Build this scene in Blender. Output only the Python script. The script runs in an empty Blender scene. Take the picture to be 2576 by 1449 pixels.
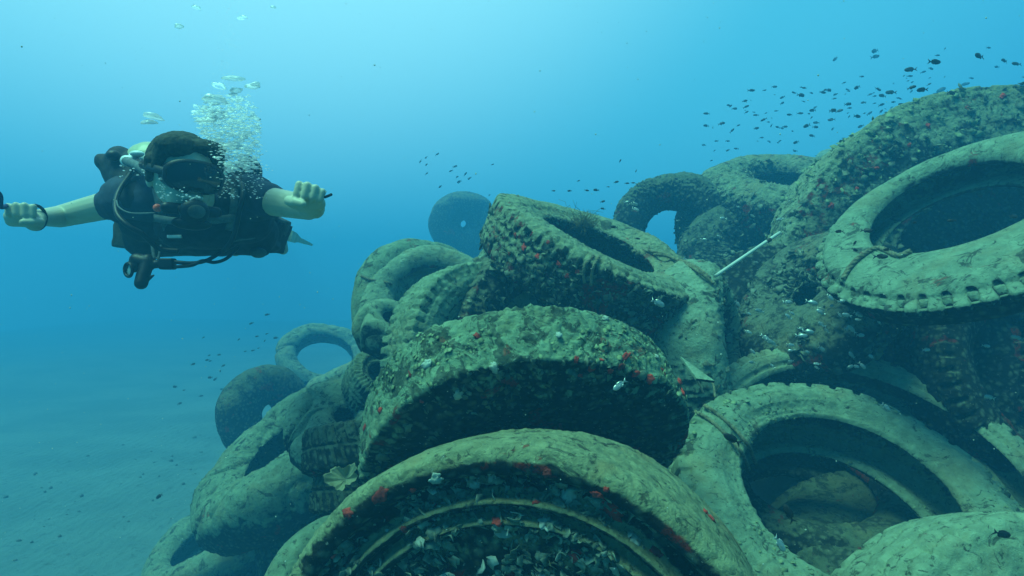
import bpy, bmesh, math, random
import numpy as np
from mathutils import Vector, Matrix, Quaternion
S = bpy.context.scene
COL = S.collection
R_ = math.radians

# ------------------------------------------------------------------ camera
CZ = 2.0                      # the camera floats two metres above the sand
FPX = 1535.0                  # focal length in pixels of a 2576 px wide picture
cd = bpy.data.cameras.new('camera')
cam = bpy.data.objects.new('camera', cd)
COL.objects.link(cam)
cam.location = (0, 0, CZ)
cam.rotation_euler = (R_(90), 0, 0)
cd.sensor_width = 36.0
cd.lens = 36.0 * FPX / 2576.0
cd.clip_start = 0.05
cd.clip_end = 300
S.camera = cam

# ------------------------------------------------------------------ water light from above
SUN_EL, SUN_AZ = 68.0, -120.0           # azimuth measured from straight ahead, negative to the left
sun_dir = Vector((math.cos(R_(SUN_EL)) * math.sin(R_(SUN_AZ)), math.cos(R_(SUN_EL)) * math.cos(R_(SUN_AZ)), math.sin(R_(SUN_EL))))
w = bpy.data.worlds.new("World")
S.world = w
w.use_nodes = True
nt = w.node_tree
N, L = nt.nodes, nt.links
bg = N['Background']
tc = N.new('ShaderNodeTexCoord')
vm = N.new('ShaderNodeVectorMath'); vm.operation = 'NORMALIZE'
L.new(tc.outputs['Generated'], vm.inputs[0])
dt = N.new('ShaderNodeVectorMath'); dt.operation = 'DOT_PRODUCT'
bd = Vector((-0.30, 0.62, 0.72)).normalized()     # brightest patch of the surface above
dt.inputs[1].default_value = bd
L.new(vm.outputs[0], dt.inputs[0])
cr = N.new('ShaderNodeValToRGB')
cr.color_ramp.interpolation = 'EASE'
e = cr.color_ramp.elements
e[0].position = 0.10; e[0].color = (0.004, 0.05, 0.09, 1)
e[1].position = 1.0; e[1].color = (0.48, 1.22, 1.32, 1)
for p, c in ((0.45, (0.006, 0.11, 0.22, 1)), (0.62, (0.027, 0.40, 0.74, 1)), (0.84, (0.10, 0.68, 0.92, 1))):
    x = e.new(p); x.color = c
mr = N.new('ShaderNodeMapRange')
mr.inputs['From Min'].default_value = -1; mr.inputs['From Max'].default_value = 1
L.new(dt.outputs['Value'], mr.inputs['Value'])
L.new(mr.outputs[0], cr.inputs[0])
sky = N.new('ShaderNodeTexSky'); sky.sky_type = 'NISHITA'; sky.sun_disc = False
sky.sun_elevation = R_(SUN_EL); sky.sun_rotation = R_(SUN_AZ)
tint = N.new('ShaderNodeMix'); tint.data_type = 'RGBA'; tint.blend_type = 'MULTIPLY'; tint.inputs[0].default_value = 1
L.new(sky.outputs[0], tint.inputs[6]); tint.inputs[7].default_value = (0.002, 0.010, 0.012, 1)
add = N.new('ShaderNodeMix'); add.data_type = 'RGBA'; add.blend_type = 'ADD'; add.inputs[0].default_value = 1
L.new(cr.outputs[0], add.inputs[6]); L.new(tint.outputs[2], add.inputs[7])
L.new(add.outputs[2], bg.inputs[0])
bg.inputs[1].default_value = 1.0

sl = bpy.data.lights.new('sun', 'SUN')
sl.energy = 5.4
sl.angle = R_(30)
sl.color = (0.38, 1.0, 0.64)
so = bpy.data.objects.new('sun', sl)
COL.objects.link(so)
so.rotation_euler = sun_dir.to_track_quat('Z', 'Y').to_euler()

S.view_settings.view_transform = 'Standard'
S.view_settings.look = 'None'
S.view_settings.exposure = 0.0
S.view_settings.gamma = 1.0
S.cycles.max_bounces = 5
S.cycles.diffuse_bounces = 2
S.cycles.transparent_max_bounces = 24
S.cycles.volume_bounces = 1
S.cycles.use_denoising = True
S.cycles.caustics_reflective = False
S.cycles.caustics_refractive = False
S.cycles.sample_clamp_indirect = 4

HAZE_DENSITY = 0.086
HAZE_COLOR = (0.085, 0.46, 0.80, 1)
HAZE_G = 0.25

# ------------------------------------------------------------------ helpers
def P(u, v, d):
    """World point seen at (u, v) of the 2576 px wide photograph, d metres in front of the camera."""
    return Vector(((u - 1288) / FPX * d, d, CZ + (724.5 - v) / FPX * d))

def tag(o, label=None, cat=None, group=None, kind=None):
    if label: o['label'] = label
    if cat: o['category'] = cat
    if group: o['group'] = group
    if kind: o['kind'] = kind
    return o

def link_mesh(name, verts, faces, mat=None, parent=None, smooth=True, loc=None, mat_world=None):
    me = bpy.data.meshes.new(name)
    if isinstance(verts, np.ndarray):
        nv = len(verts); faces = np.asarray(faces, dtype=np.int32); k = faces.shape[1]; nf = len(faces)
        me.vertices.add(nv); me.vertices.foreach_set('co', verts.astype(np.float32).ravel())
        me.loops.add(nf * k); me.loops.foreach_set('vertex_index', faces.ravel())
        me.polygons.add(nf); me.polygons.foreach_set('loop_start', np.arange(0, nf * k, k, dtype=np.int32))
        me.update(calc_edges=True)
        me.validate()
    else:
        me.from_pydata([tuple(v) for v in verts], [], faces)
        me.update()
    if smooth:
        me.polygons.foreach_set('use_smooth', np.ones(len(me.polygons), dtype=bool))
    if mat: me.materials.append(mat)
    o = bpy.data.objects.new(name, me)
    COL.objects.link(o)
    if parent: o.parent = parent
    if loc is not None: o.location = loc
    return o

def empty(name, loc=(0, 0, 0)):
    o = bpy.data.objects.new(name, None)
    COL.objects.link(o)
    o.location = loc
    o.empty_display_size = 0.1
    return o

def _hash(ix, iy, iz, seed):
    h = (ix.astype(np.int64) * 374761393 + iy.astype(np.int64) * 668265263 + iz.astype(np.int64) * 1274126177 + seed * 974711) & 0x7fffffff
    h = (h ^ (h >> 13)) * 1103515245 & 0x7fffffff
    h = (h ^ (h >> 15)) * 12345789 & 0x7fffffff
    h = h ^ (h >> 11)
    return (h & 0xffffff) / float(0xffffff)

def noise(p, seed=0):
    """Value noise, about -1..1, p is (n, 3)."""
    i = np.floor(p); f = p - i; f = f * f * (3 - 2 * f)
    i = i.astype(np.int64)
    r = 0
    for dx in (0, 1):
        wx = f[:, 0] if dx else 1 - f[:, 0]
        for dy in (0, 1):
            wy = f[:, 1] if dy else 1 - f[:, 1]
            for dz in (0, 1):
                wz = f[:, 2] if dz else 1 - f[:, 2]
                r = r + wx * wy * wz * _hash(i[:, 0] + dx, i[:, 1] + dy, i[:, 2] + dz, seed)
    return r * 2 - 1

_ROT = [np.array(Matrix.Rotation(1.1 + 1.7 * k, 3, Vector((1, 0.7 + 0.3 * k, -0.4 * k + 0.2))).to_3x3()) for k in range(4)]
def fbm(p, seed=0, octv=4, gain=0.5):
    a, s, t = 1.0, 1.0, 0
    tot = 0
    for k in range(octv):
        t = t + a * noise((p @ _ROT[k % 4]) * s + k * 17.3, seed + k * 31); tot += a
        a *= gain; s *= 2.03
    return t / tot

def worley(p, seed=0):
    i = np.floor(p).astype(np.int64); f = p - i
    best = np.full(len(p), 9.0); idv = np.zeros(len(p))
    for dx in (-1, 0, 1):
        for dy in (-1, 0, 1):
            for dz in (-1, 0, 1):
                cx, cy, cz = i[:, 0] + dx, i[:, 1] + dy, i[:, 2] + dz
                a = _hash(cx, cy, cz, seed); b = _hash(cx, cy, cz, seed + 77); c = _hash(cx, cy, cz, seed + 143)
                d = (dx + a - f[:, 0]) ** 2 + (dy + b - f[:, 1]) ** 2 + (dz + c - f[:, 2]) ** 2
                m = d < best
                best[m] = d[m]; idv[m] = a[m]
    return np.sqrt(best), idv

# ------------------------------------------------------------------ materials
def new_mat(name):
    m = bpy.data.materials.new(name); m.use_nodes = True
    n = m.node_tree.nodes; l = m.node_tree.links
    return m, n, l, n['Principled BSDF']

def n_noise(n, l, vec, scale, detail=5, rough=0.6, dist=0.0):
    x = n.new('ShaderNodeTexNoise'); x.inputs['Scale'].default_value = scale
    x.inputs['Detail'].default_value = detail; x.inputs['Roughness'].default_value = rough
    x.inputs['Distortion'].default_value = dist
    l.new(vec, x.inputs['Vector'])
    return x.outputs['Fac']

def n_map(n, l, v, a, b, c=0.0, d=1.0):
    x = n.new('ShaderNodeMapRange'); x.interpolation_type = 'SMOOTHSTEP'
    x.inputs['From Min'].default_value = a; x.inputs['From Max'].default_value = b
    x.inputs['To Min'].default_value = c; x.inputs['To Max'].default_value = d
    l.new(v, x.inputs['Value'])
    return x.outputs[0]

def n_math(n, l, op, a, b=None):
    x = n.new('ShaderNodeMath'); x.operation = op
    for k, v in enumerate((a, b)):
        if v is None: continue
        if isinstance(v, (int, float)): x.inputs[k].default_value = v
        else: l.new(v, x.inputs[k])
    return x.outputs[0]

def n_mix(n, l, f, a, b, blend='MIX'):
    x = n.new('ShaderNodeMix'); x.data_type = 'RGBA'; x.blend_type = blend
    for k, v in ((0, f), (6, a), (7, b)):
        if isinstance(v, (int, float)): x.inputs[k].default_value = v
        elif isinstance(v, tuple): x.inputs[k].default_value = v + (1,) if len(v) == 3 else v
        else: l.new(v, x.inputs[k])
    return x.outputs[2]

def simple_mat(name, col, rough=0.6, var=0.25, scale=20, bump=0.0, bscale=60, spec=0.3, metal=0.0):
    m, n, l, b = new_mat(name)
    t = n.new('ShaderNodeTexCoord').outputs['Object']
    f = n_noise(n, l, t, scale)
    c2 = tuple(min(1, c * (1 + var)) for c in col); c1 = tuple(c * (1 - var) for c in col)
    l.new(n_mix(n, l, n_map(n, l, f, 0.3, 0.7), c1, c2), b.inputs['Base Color'])
    b.inputs['Roughness'].default_value = rough
    b.inputs['Specular IOR Level'].default_value = spec
    b.inputs['Metallic'].default_value = metal
    if bump:
        bp = n.new('ShaderNodeBump'); bp.inputs['Strength'].default_value = 0.6; bp.inputs['Distance'].default_value = bump
        l.new(n_noise(n, l, t, bscale), bp.inputs['Height']); l.new(bp.outputs[0], b.inputs['Normal'])
    return m

def tyre_mat(name, silt=0.0, crust=0.5, red=0.3, siltcol=(0.27, 0.33, 0.20), scale=1.0, bump=0.006, patch=0.35, yellow=0.3):
    """Old rubber under settled silt, growth and red sponge crusts. silt: how far down the slopes the silt reaches."""
    m, n, l, b = new_mat(name)
    t = n.new('ShaderNodeTexCoord').outputs['Object']
    g = n.new('ShaderNodeNewGeometry')
    sx = n.new('ShaderNodeSeparateXYZ'); l.new(g.outputs['Normal'], sx.inputs[0])
    big = n_noise(n, l, t, 4.5 * scale, 4, 0.6, 0.3)
    mid = n_noise(n, l, t, 22 * scale, 6, 0.65, 0.5)
    fine = n_noise(n, l, t, 85 * scale, 5, 0.65)
    vor = n.new('ShaderNodeTexVoronoi'); vor.inputs['Scale'].default_value = 38 * scale
    warp = n.new('ShaderNodeVectorMath'); warp.operation = 'MULTIPLY_ADD'
    nn = n.new('ShaderNodeTexNoise'); nn.inputs['Scale'].default_value = 14 * scale; l.new(t, nn.inputs['Vector'])
    l.new(nn.outputs['Color'], warp.inputs[0]); warp.inputs[1].default_value = (0.05, 0.05, 0.05); l.new(t, warp.inputs[2])
    l.new(warp.outputs[0], vor.inputs['Vector'])
    up = n_math(n, l, 'ADD', sx.outputs[2], n_math(n, l, 'MULTIPLY', n_math(n, l, 'SUBTRACT', big, 0.5), 1.1))
    up = n_math(n, l, 'ADD', up, n_math(n, l, 'MULTIPLY', n_math(n, l, 'SUBTRACT', mid, 0.5), 1.0))
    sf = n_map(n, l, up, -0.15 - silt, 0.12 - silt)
    s2 = n_mix(n, l, n_map(n, l, mid, 0.35, 0.7), tuple(c * 0.66 for c in siltcol), siltcol)
    s2 = n_mix(n, l, n_math(n, l, 'MULTIPLY', n_map(n, l, big, 0.52, 0.66), yellow), s2, (0.25, 0.20, 0.09))
    pit = n_noise(n, l, t, 48 * scale, 6, 0.75, 0.8)
    s2 = n_mix(n, l, n_math(n, l, 'MULTIPLY', n_map(n, l, pit, 0.43, 0.36), 0.85), s2, (0.03, 0.042, 0.03))
    s2 = n_mix(n, l, n_math(n, l, 'MULTIPLY', n_map(n, l, pit, 0.58, 0.68), 0.6), s2, tuple(c * 1.35 for c in siltcol))
    oi = n.new('ShaderNodeObjectInfo')
    s2 = n_mix(n, l, 1.0, s2, n_mix(n, l, oi.outputs['Random'], (0.78, 0.84, 0.80), (1.12, 1.10, 1.12)), 'MULTIPLY')
    sf = n_math(n, l, 'MINIMUM', sf, n_map(n, l, n_math(n, l, 'ADD', big, n_math(n, l, 'MULTIPLY', oi.outputs['Random'], 0.12)), 0.30, 0.40, 0.15, 1.0))
    # growth on the steeper faces
    gcol = n_mix(n, l, n_map(n, l, vor.outputs['Distance'], 0.1, 0.55), (0.12, 0.15, 0.10), (0.016, 0.02, 0.017))
    gcol = n_mix(n, l, n_map(n, l, mid, 0.56 - crust * 0.15, 0.40 - crust * 0.15), gcol, (0.014, 0.017, 0.016))
    gcol = n_mix(n, l, n_math(n, l, 'MULTIPLY', n_map(n, l, fine, 0.62, 0.70), crust), gcol, (0.34, 0.38, 0.31))
    rr = n_noise(n, l, t, 7.5 * scale, 3, 0.5, 0.8)
    rf = n_math(n, l, 'MULTIPLY', n_map(n, l, rr, 0.66 - red * 0.12, 0.70 - red * 0.12), n_map(n, l, fine, 0.42, 0.5))
    gcol = n_mix(n, l, rf, gcol, (0.20, 0.022, 0.012))
    pf = n_map(n, l, n_noise(n, l, t, 11 * scale, 5, 0.7, 1.2), 0.36 + 0.14 * (1 - patch), 0.42 + 0.14 * (1 - patch), 0, 1)
    sf = n_math(n, l, 'MULTIPLY', sf, n_math(n, l, 'ADD', n_math(n, l, 'MULTIPLY', pf, 0.75), 0.25))
    l.new(n_mix(n, l, sf, gcol, s2), b.inputs['Base Color'])
    b.inputs['Roughness'].default_value = 0.92
    b.inputs['Specular IOR Level'].default_value = 0.15
    h = n_math(n, l, 'ADD', n_math(n, l, 'MULTIPLY', mid, 0.9), n_math(n, l, 'MULTIPLY', fine, 0.55))
    h = n_math(n, l, 'ADD', h, n_math(n, l, 'MULTIPLY', pit, 0.9))
    h = n_math(n, l, 'SUBTRACT', h, n_math(n, l, 'MULTIPLY', vor.outputs['Distance'], 0.9 * crust))
    bp = n.new('ShaderNodeBump'); bp.inputs['Strength'].default_value = 0.9; bp.inputs['Distance'].default_value = bump * 2
    l.new(h, bp.inputs['Height']); l.new(bp.outputs[0], b.inputs['Normal'])
    return m
# ------------------------------------------------------------------ the setting: sandy seabed rising under the heap, haze
def mound(x, y):
    h = 0.10 * noise(np.stack([x * 0.35, y * 0.35, x * 0], 1), 5) + 0.03 * fbm(np.stack([x * 1.6, y * 1.6, x * 0], 1), 9, 3)
    t = np.clip((x + 0.95 - 0.10 * (y - 1)) / 2.6, 0, 1); t = t * t * (3 - 2 * t)
    k = np.clip((9.5 - y) / 4.0, 0, 1) * np.clip((y + 3.5) / 3.0, 0, 1)
    far = np.clip((9 - x) / 4, 0, 1)
    h = h + 0.90 * t * k * far
    for cx, cy, hh, sx, sy in ((1.05, 3.45, 0.75, .5, .5), (2.2, 3.5, 1.0, .8, .7), (2.9, 4.8, 1.3, .9, 1.0), (0.15, 2.7, 0.7, .5, .5), (2.0, 4.5, .7, .5, .4)):
        h = h + hh * np.exp(-((x - cx) / sx) ** 2 - ((y - cy) / sy) ** 2)
    return h

gx = np.concatenate([np.linspace(-24, -5, 40), np.linspace(-4.9, 6, 300), np.linspace(6.2, 24, 40)])
gy = np.concatenate([np.linspace(-4, 0.2, 20), np.linspace(0.25, 9, 260), np.linspace(9.2, 38, 70)])
GX, GY = np.meshgrid(gx, gy, indexing='ij')
fx, fy = GX.ravel(), GY.ravel()
gz = mound(fx, fy) + 0.012 * fbm(np.stack([fx * 7, fy * 7, fx * 0], 1), 3, 3)
vv = np.stack([fx, fy, gz], 1)
nx, ny = len(gx), len(gy)
ii = (np.arange(nx - 1)[:, None] * ny + np.arange(ny - 1)[None, :]).ravel()
ff = np.stack([ii, ii + ny, ii + ny + 1, ii + 1], 1)
m, n, l, b = new_mat('sand')
t = n.new('ShaderNodeTexCoord').outputs['Object']
f1 = n_noise(n, l, t, 0.8, 6, 0.6); f2 = n_noise(n, l, t, 14, 6, 0.7)
c = n_mix(n, l, n_map(n, l, f1, 0.35, 0.65), (0.085, 0.165, 0.155), (0.125, 0.225, 0.205))
c = n_mix(n, l, n_map(n, l, f2, 0.55, 0.7), c, (0.06, 0.11, 0.10))
l.new(c, b.inputs['Base Color']); b.inputs['Roughness'].default_value = 0.95
bp = n.new('ShaderNodeBump'); bp.inputs['Distance'].default_value = 0.03; wv = n.new('ShaderNodeTexWave'); wv.inputs['Scale'].default_value = 3.2; wv.inputs['Distortion'].default_value = 7; wv.inputs['Detail'].default_value = 3; wv.inputs['Detail Scale'].default_value = 1.2; l.new(t, wv.inputs['Vector'])
l.new(n_math(n, l, 'ADD', f2, n_math(n, l, 'MULTIPLY', wv.outputs['Fac'], 0.15)), bp.inputs['Height']); l.new(bp.outputs[0], b.inputs['Normal'])
tag(link_mesh('seabed', vv, ff, m), 'pale silty sand sloping up under the heap of tyres', kind='structure')

hm = bpy.data.materials.new('sea_haze'); hm.use_nodes = True
n = hm.node_tree.nodes; n.remove(n['Principled BSDF'])
pv = n.new('ShaderNodeVolumePrincipled')
pv.inputs['Color'].default_value = HAZE_COLOR
pv.inputs['Density'].default_value = HAZE_DENSITY
pv.inputs['Density Attribute'].default_value = ''
pv.inputs['Anisotropy'].default_value = HAZE_G
hm.node_tree.links.new(pv.outputs[0], n['Material Output'].inputs['Volume'])
x0, x1, y0, y1, z0, z1 = -25, 25, -5, 39, -1.4, 4.9
hv = [(x, y, z) for x in (x0, x1) for y in (y0, y1) for z in (z0, z1)]
hz = link_mesh('haze', hv, [(0, 1, 3, 2), (4, 6, 7, 5), (0, 4, 5, 1), (2, 3, 7, 6), (0, 2, 6, 4), (1, 5, 7, 3)], hm, smooth=False)
tag(hz, kind='stuff')

# ------------------------------------------------------------------ tyres
def chaikin(pts, it=2):
    for _ in range(it):
        q = []
        for k in range(len(pts)):
            a, b = np.array(pts[k]), np.array(pts[(k + 1) % len(pts)])
            q += [a * 0.75 + b * 0.25, a * 0.25 + b * 0.75]
        pts = q
    return np.array(pts)

def profile(kind, R, W, rb, t):
    h = R - rb; H = W / 2
    if kind == 'recess':      # worn front sidewall sunk behind the lip of the tread, ribs round it
        out = [(rb, .50*H), (rb+.02, .58*H), (rb+.25*h, .66*H), (rb+.42*h, .66*H), (rb+.44*h, .80*H), (rb+.47*h, .80*H), (rb+.49*h, .66*H),
               (R-.118, .60*H), (R-.116, .86*H), (R-.104, .86*H), (R-.102, .60*H), (R-.062, .66*H), (R-.056, .93*H), (R-.034, H), (R-.012, .93*H), (R-.001, .74*H), (R, .4*H), (R, 0), (R, -.5*H), (R-.006, -.82*H), (R-.03, -.96*H),
               (rb+.45*h, -H), (rb+.02, -.8*H), (rb, -.68*H)]
    elif kind == 'flare':     # turned inside out: a wide smooth dished flange with a ribbed outer rim
        out = [(rb, .35*H), (rb+.02, .62*H), (rb+.35*h, .80*H), (rb+.70*h, .78*H), (R-.045, .66*H), (R-.038, .50*H), (R-.006, .55*H), (R, .42*H), (R-.004, .2*H), (R-.05, -.3*H), (R-.07, -.7*H), (R-.10, -.95*H),
               (rb+.3*h, -H), (rb, -.7*H)]
    elif kind == 'round':     # soft, swollen with silt, no edges
        out = [(rb, .55*H), (rb+.15*h, .88*H), (rb+.5*h, 1.0*H), (R-.16*h, .82*H), (R, .4*H), (R, -.4*H), (R-.16*h, -.82*H), (rb+.5*h, -H), (rb+.15*h, -.88*H), (rb, -.55*H)]
    else:
        out = [(rb, .64*H), (rb+.012, .80*H), (rb+.03, .78*H), (rb+.42*h, 1.02*H), (rb+.62*h, 1.0*H), (R-.045, .95*H), (R-.040, .90*H), (R-.012, .90*H), (R-.002, .80*H), (R, .35*H), (R+.001, 0),
               (R, -.35*H), (R-.002, -.80*H), (R-.012, -.90*H), (R-.045, -.95*H), (rb+.5*h, -1.02*H), (rb+.03, -.78*H), (rb, -.64*H)]
    k = len(out)
    zb, zt = out[-1][1], out[0][1]
    inn = [(rb+.006, zb+.25*t), (rb+.05, zb*1.0+.4*t), (rb+.5*h, -H+t*1.3), (R-t*1.6, -.72*H), (R-t*1.25, 0), (R-t*1.6, .58*H if kind != 'recess' else .45*H),
           (rb+.5*h, (H if kind not in ('recess', 'flare') else .6*H)-t*1.3), (rb+.05, zt-.8*t), (rb+.006, zt-.25*t)]
    return chaikin(out + inn, 2)

ALL_TYRES = {}
def tyre(label, c, ax, R=0.5, W=0.27, rb=None, kind='normal', mat=None, seed=1, nt=360, npf=110, tread='lug', lugs=44, lump=0.012, crust=0.004,
         oval=0.0, ovang=0.0, bend=0.0, bendang=0.0, spin=0.0, t=0.022, pinch=None, fold=0.0, hole_shift=None, squash=None, depth=0.014, name='old_tyre', cat='tyre', group='old tyres heaped on the seabed'):
    rb = rb or R * 0.56
    pr = profile(kind, R, W, rb, t)
    seg = np.linalg.norm(np.roll(pr, -1, 0) - pr, axis=1); cum = np.concatenate([[0], np.cumsum(seg)])
    s = np.linspace(0, cum[-1], npf, endpoint=False)
    prc = np.vstack([pr, pr[:1]])
    r = np.interp(s, cum, prc[:, 0]); z = np.interp(s, cum, prc[:, 1])
    dr = np.roll(r, -1) - np.roll(r, 1); dz = np.roll(z, -1) - np.roll(z, 1)
    ln = np.hypot(dr, dz) + 1e-9
    nr, nz = -dz / ln, dr / ln               # outward: the loop runs bead(top) -> tread -> bead(bottom)
    if nr[np.argmax(r)] < 0: nr, nz = -nr, -nz
    th = np.linspace(0, 2 * math.pi, nt, endpoint=False)
    TH, Rr = np.meshgrid(th, r, indexing='ij'); _, Z = np.meshgrid(th, z, indexing='ij')
    NR = np.broadcast_to(nr, Rr.shape); NZ = np.broadcast_to(nz, Rr.shape)
    if kind == 'round': lump = max(lump, 0.026); tread = 'none'
    H = W / 2
    outer = NR > 0.25
    trd = outer & (Rr > R - 0.02)
    d = np.zeros_like(Rr)
    sN = Z / H
    ph = TH * lugs / (2 * math.pi)
    def groove(x, wd): # 1 inside a groove, soft sides
        return np.clip((wd - np.abs(x)) / (0.25 * wd) , 0, 1)
    def tri(x): return np.abs((x % 1.0) - 0.5) * 4 - 1
    if tread == 'lug':
        fr = (ph % 1.0) - 0.5
        g = groove(fr, 0.17) * np.clip((np.abs(sN) - 0.42) / 0.06, 0, 1)
        d -= depth * np.where(Rr > R - 0.045, g, 0) * (NR > -0.2)
        for z0 in (-0.30, 0.0, 0.30):
            d -= 0.8 * depth * np.where(trd, groove(sN - z0 - 0.05 * tri(ph), 0.045), 0)
    elif tread == 'zig':
        for z0 in (-0.62, -0.22, 0.22, 0.62):
            d -= depth * np.where(trd, groove(sN - z0 - 0.07 * tri(ph * 0.7), 0.05), 0)
        g = groove((ph % 1.0) - 0.5, 0.10)
        d -= 0.6 * depth * np.where(trd & (np.abs(sN) > 0.6), g, 0)
    elif tread == 'block':
        fr = ((ph + 0.25 * np.sign(sN) + 0.8 * sN) % 1.0) - 0.5
        d -= depth * np.where(trd, np.maximum(groove(fr, 0.13), groove(sN, 0.05)), 0)
    if kind == 'normal':
        hh = R - rb
        for fr_, am in ((.16, .006), (.34, .004), (.60, .005), (.80, .006)):
            d += am * np.clip(1 - np.abs(Rr - (rb + fr_ * hh)) / 0.007, 0, 1) * (np.abs(NZ) > .5) * (Rr < R - .03)
    if kind == 'flare':
        g = groove((ph % 1.0) - 0.5, 0.24)
        d -= 0.022 * np.where((Rr > R - 0.04) & (Z > 0.1 * H), g, 0)
    NRc = NR * np.cos(TH); NRs = NR * np.sin(TH)
    X = Rr * np.cos(TH); Y = Rr * np.sin(TH)
    p0 = np.stack([X.ravel(), Y.ravel(), Z.ravel()], 1)
    nv = np.stack([NRc.ravel(), NRs.ravel(), NZ.ravel()], 1)
    off = np.array([seed * 3.7, seed * 1.3, seed * 7.1])
    dd = d.ravel() * (0.65 + 0.45 * noise(p0 * 5 + off, seed + 50))
    dd += lump * fbm(p0 * 4.2 + off, seed, 3)
    if fold: dd -= fold * np.clip(1 - np.abs(fbm(p0 * np.array([3.2, 3.2, 2.0]) + off, seed + 61, 2)) / 0.16, 0, 1) ** 1.5
    if crust > 0:
        mk = np.clip(0.55 + 1.3 * fbm(p0 * 6 + off, seed + 9, 2), 0.1, 1)
        w1, id1 = worley((p0 + 0.012 * np.stack([noise(p0 * 40, 1), noise(p0 * 40, 2), noise(p0 * 40, 3)], 1)) * 52 + off, seed)
        dd += crust * mk * (1.5 * np.clip(0.55 - w1, 0, 1) * (id1 > 0.35) * 2 + 1.0 * fbm(p0 * 62 + off, seed + 4, 3))
    q = p0 + nv * dd[:, None]
    if squash:
        lv = Vector(ax).normalized().to_track_quat('Z', 'Y').inverted() @ Vector(squash[:3]); lv.z = 0; lv.normalize()
        k = (q[:, 0] * lv.x + q[:, 1] * lv.y) * squash[3]
        q[:, 0] -= lv.x * k; q[:, 1] -= lv.y * k
    if hole_shift:                              # the hole worn off centre, one side of the ring broader
        lv = Vector(ax).normalized().to_track_quat('Z', 'Y').inverted() @ Vector(hole_shift[:3]); lv.z = 0; lv.normalize()
        k = np.clip((R - np.hypot(q[:, 0], q[:, 1])) / (R - rb), 0, 1) * hole_shift[3]
        q[:, 0] += lv.x * k; q[:, 1] += lv.y * k
    a = np.arctan2(q[:, 1], q[:, 0])
    q[:, 2] += bend * np.cos(2 * (a - bendang)) * (np.hypot(q[:, 0], q[:, 1]) / R) ** 2
    co, si = math.cos(ovang), math.sin(ovang)
    u = q[:, 0] * co + q[:, 1] * si; v = -q[:, 0] * si + q[:, 1] * co
    u = u * (1 + oval); v = v * (1 - oval)
    q[:, 0] = u * co - v * si; q[:, 1] = u * si + v * co
    if pinch:                                   # (angle, amount, width): rim dented inward
        for pa, am, pw in pinch:
            a = np.arctan2(q[:, 1], q[:, 0]); da = np.abs((a - pa + math.pi) % (2 * math.pi) - math.pi)
            k = np.exp(-(da / pw) ** 2) * am
            q[:, 0] *= 1 - k; q[:, 1] *= 1 - k
            q[:, 2] *= 1 + k * 0.6
    q += 0.025 * R * 2 * np.stack([noise(p0 * 1.8 + off, seed + 21), noise(p0 * 1.8 + off, seed + 22), noise(p0 * 1.8 + off, seed + 23)], 1)
    i = np.arange(nt)[:, None]; j = np.arange(npf)[None, :]
    i2 = (i + 1) % nt; j2 = (j + 1) % npf
    F = np.stack([(i * npf + j).ravel(), (i * npf + j2).ravel(), (i2 * npf + j2).ravel(), (i2 * npf + j).ravel()], 1)
    # keep face winding outward
    if True:
        a0, a1, a2 = q[F[0, 0]], q[F[0, 1]], q[F[0, 2]]
        k = int(np.argmax(Rr[0]))
        fa = F[k]; nrm = np.cross(q[fa[1]] - q[fa[0]], q[fa[2]] - q[fa[0]])
        if np.dot(nrm, nv[fa[0]]) < 0: F = F[:, ::-1]
    o = link_mesh(name, q, F, mat)
    o.location = c
    axv = Vector(ax).normalized()
    o.rotation_mode = 'QUATERNION'
    o.rotation_quaternion = axv.to_track_quat('Z', 'Y') @ Quaternion((0, 0, 1), spin)
    tag(o, label, cat, group)
    return o
# ------------------------------------------------------------------ the heap
M_moss = tyre_mat('mossy_tyre', silt=0.30, crust=1.0, red=0.22, siltcol=(0.30, 0.425, 0.26), bump=0.007, patch=0.45)
M_silt = tyre_mat('silted_tyre', silt=0.22, crust=0.3, red=0.1, siltcol=(0.245, 0.345, 0.225), bump=0.0045, patch=0.8)
M_clean = tyre_mat('smooth_silted_tyre', silt=0.30, crust=0.15, red=0.0, siltcol=(0.25, 0.345, 0.22), bump=0.0035, patch=1.0)
M_crust = tyre_mat('crusted_tyre', silt=-0.15, crust=1.0, red=0.75, siltcol=(0.24, 0.30, 0.18), bump=0.006, patch=0.6)
M_rim = tyre_mat('crust_and_silt_tyre', silt=-0.12, crust=0.9, red=0.7, siltcol=(0.26, 0.32, 0.19), bump=0.005, patch=0.75)
M_shade = tyre_mat('shade_painted_tyre', silt=-0.75, crust=0.6, red=0.2, siltcol=(0.16, 0.20, 0.13), bump=0.005, patch=0.4)  # bare dark copy for tyres in shadow; the shade is in its colour
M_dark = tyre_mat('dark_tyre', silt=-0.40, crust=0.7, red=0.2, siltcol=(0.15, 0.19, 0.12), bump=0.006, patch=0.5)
M_shell = tyre_mat('shell_tyre', silt=-0.12, crust=1.0, red=0.35, siltcol=(0.27, 0.31, 0.165), bump=0.006, patch=0.85, yellow=0.6)

def T(label, u, v, d, ax, R=0.5, W=0.27, face=True, **k):
    a = Vector(ax).normalized()
    c = P(u, v, d)
    if face: c = c - a * W * 0.5
    return tyre(label, c, ax, R=R, W=W, **k)

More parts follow.
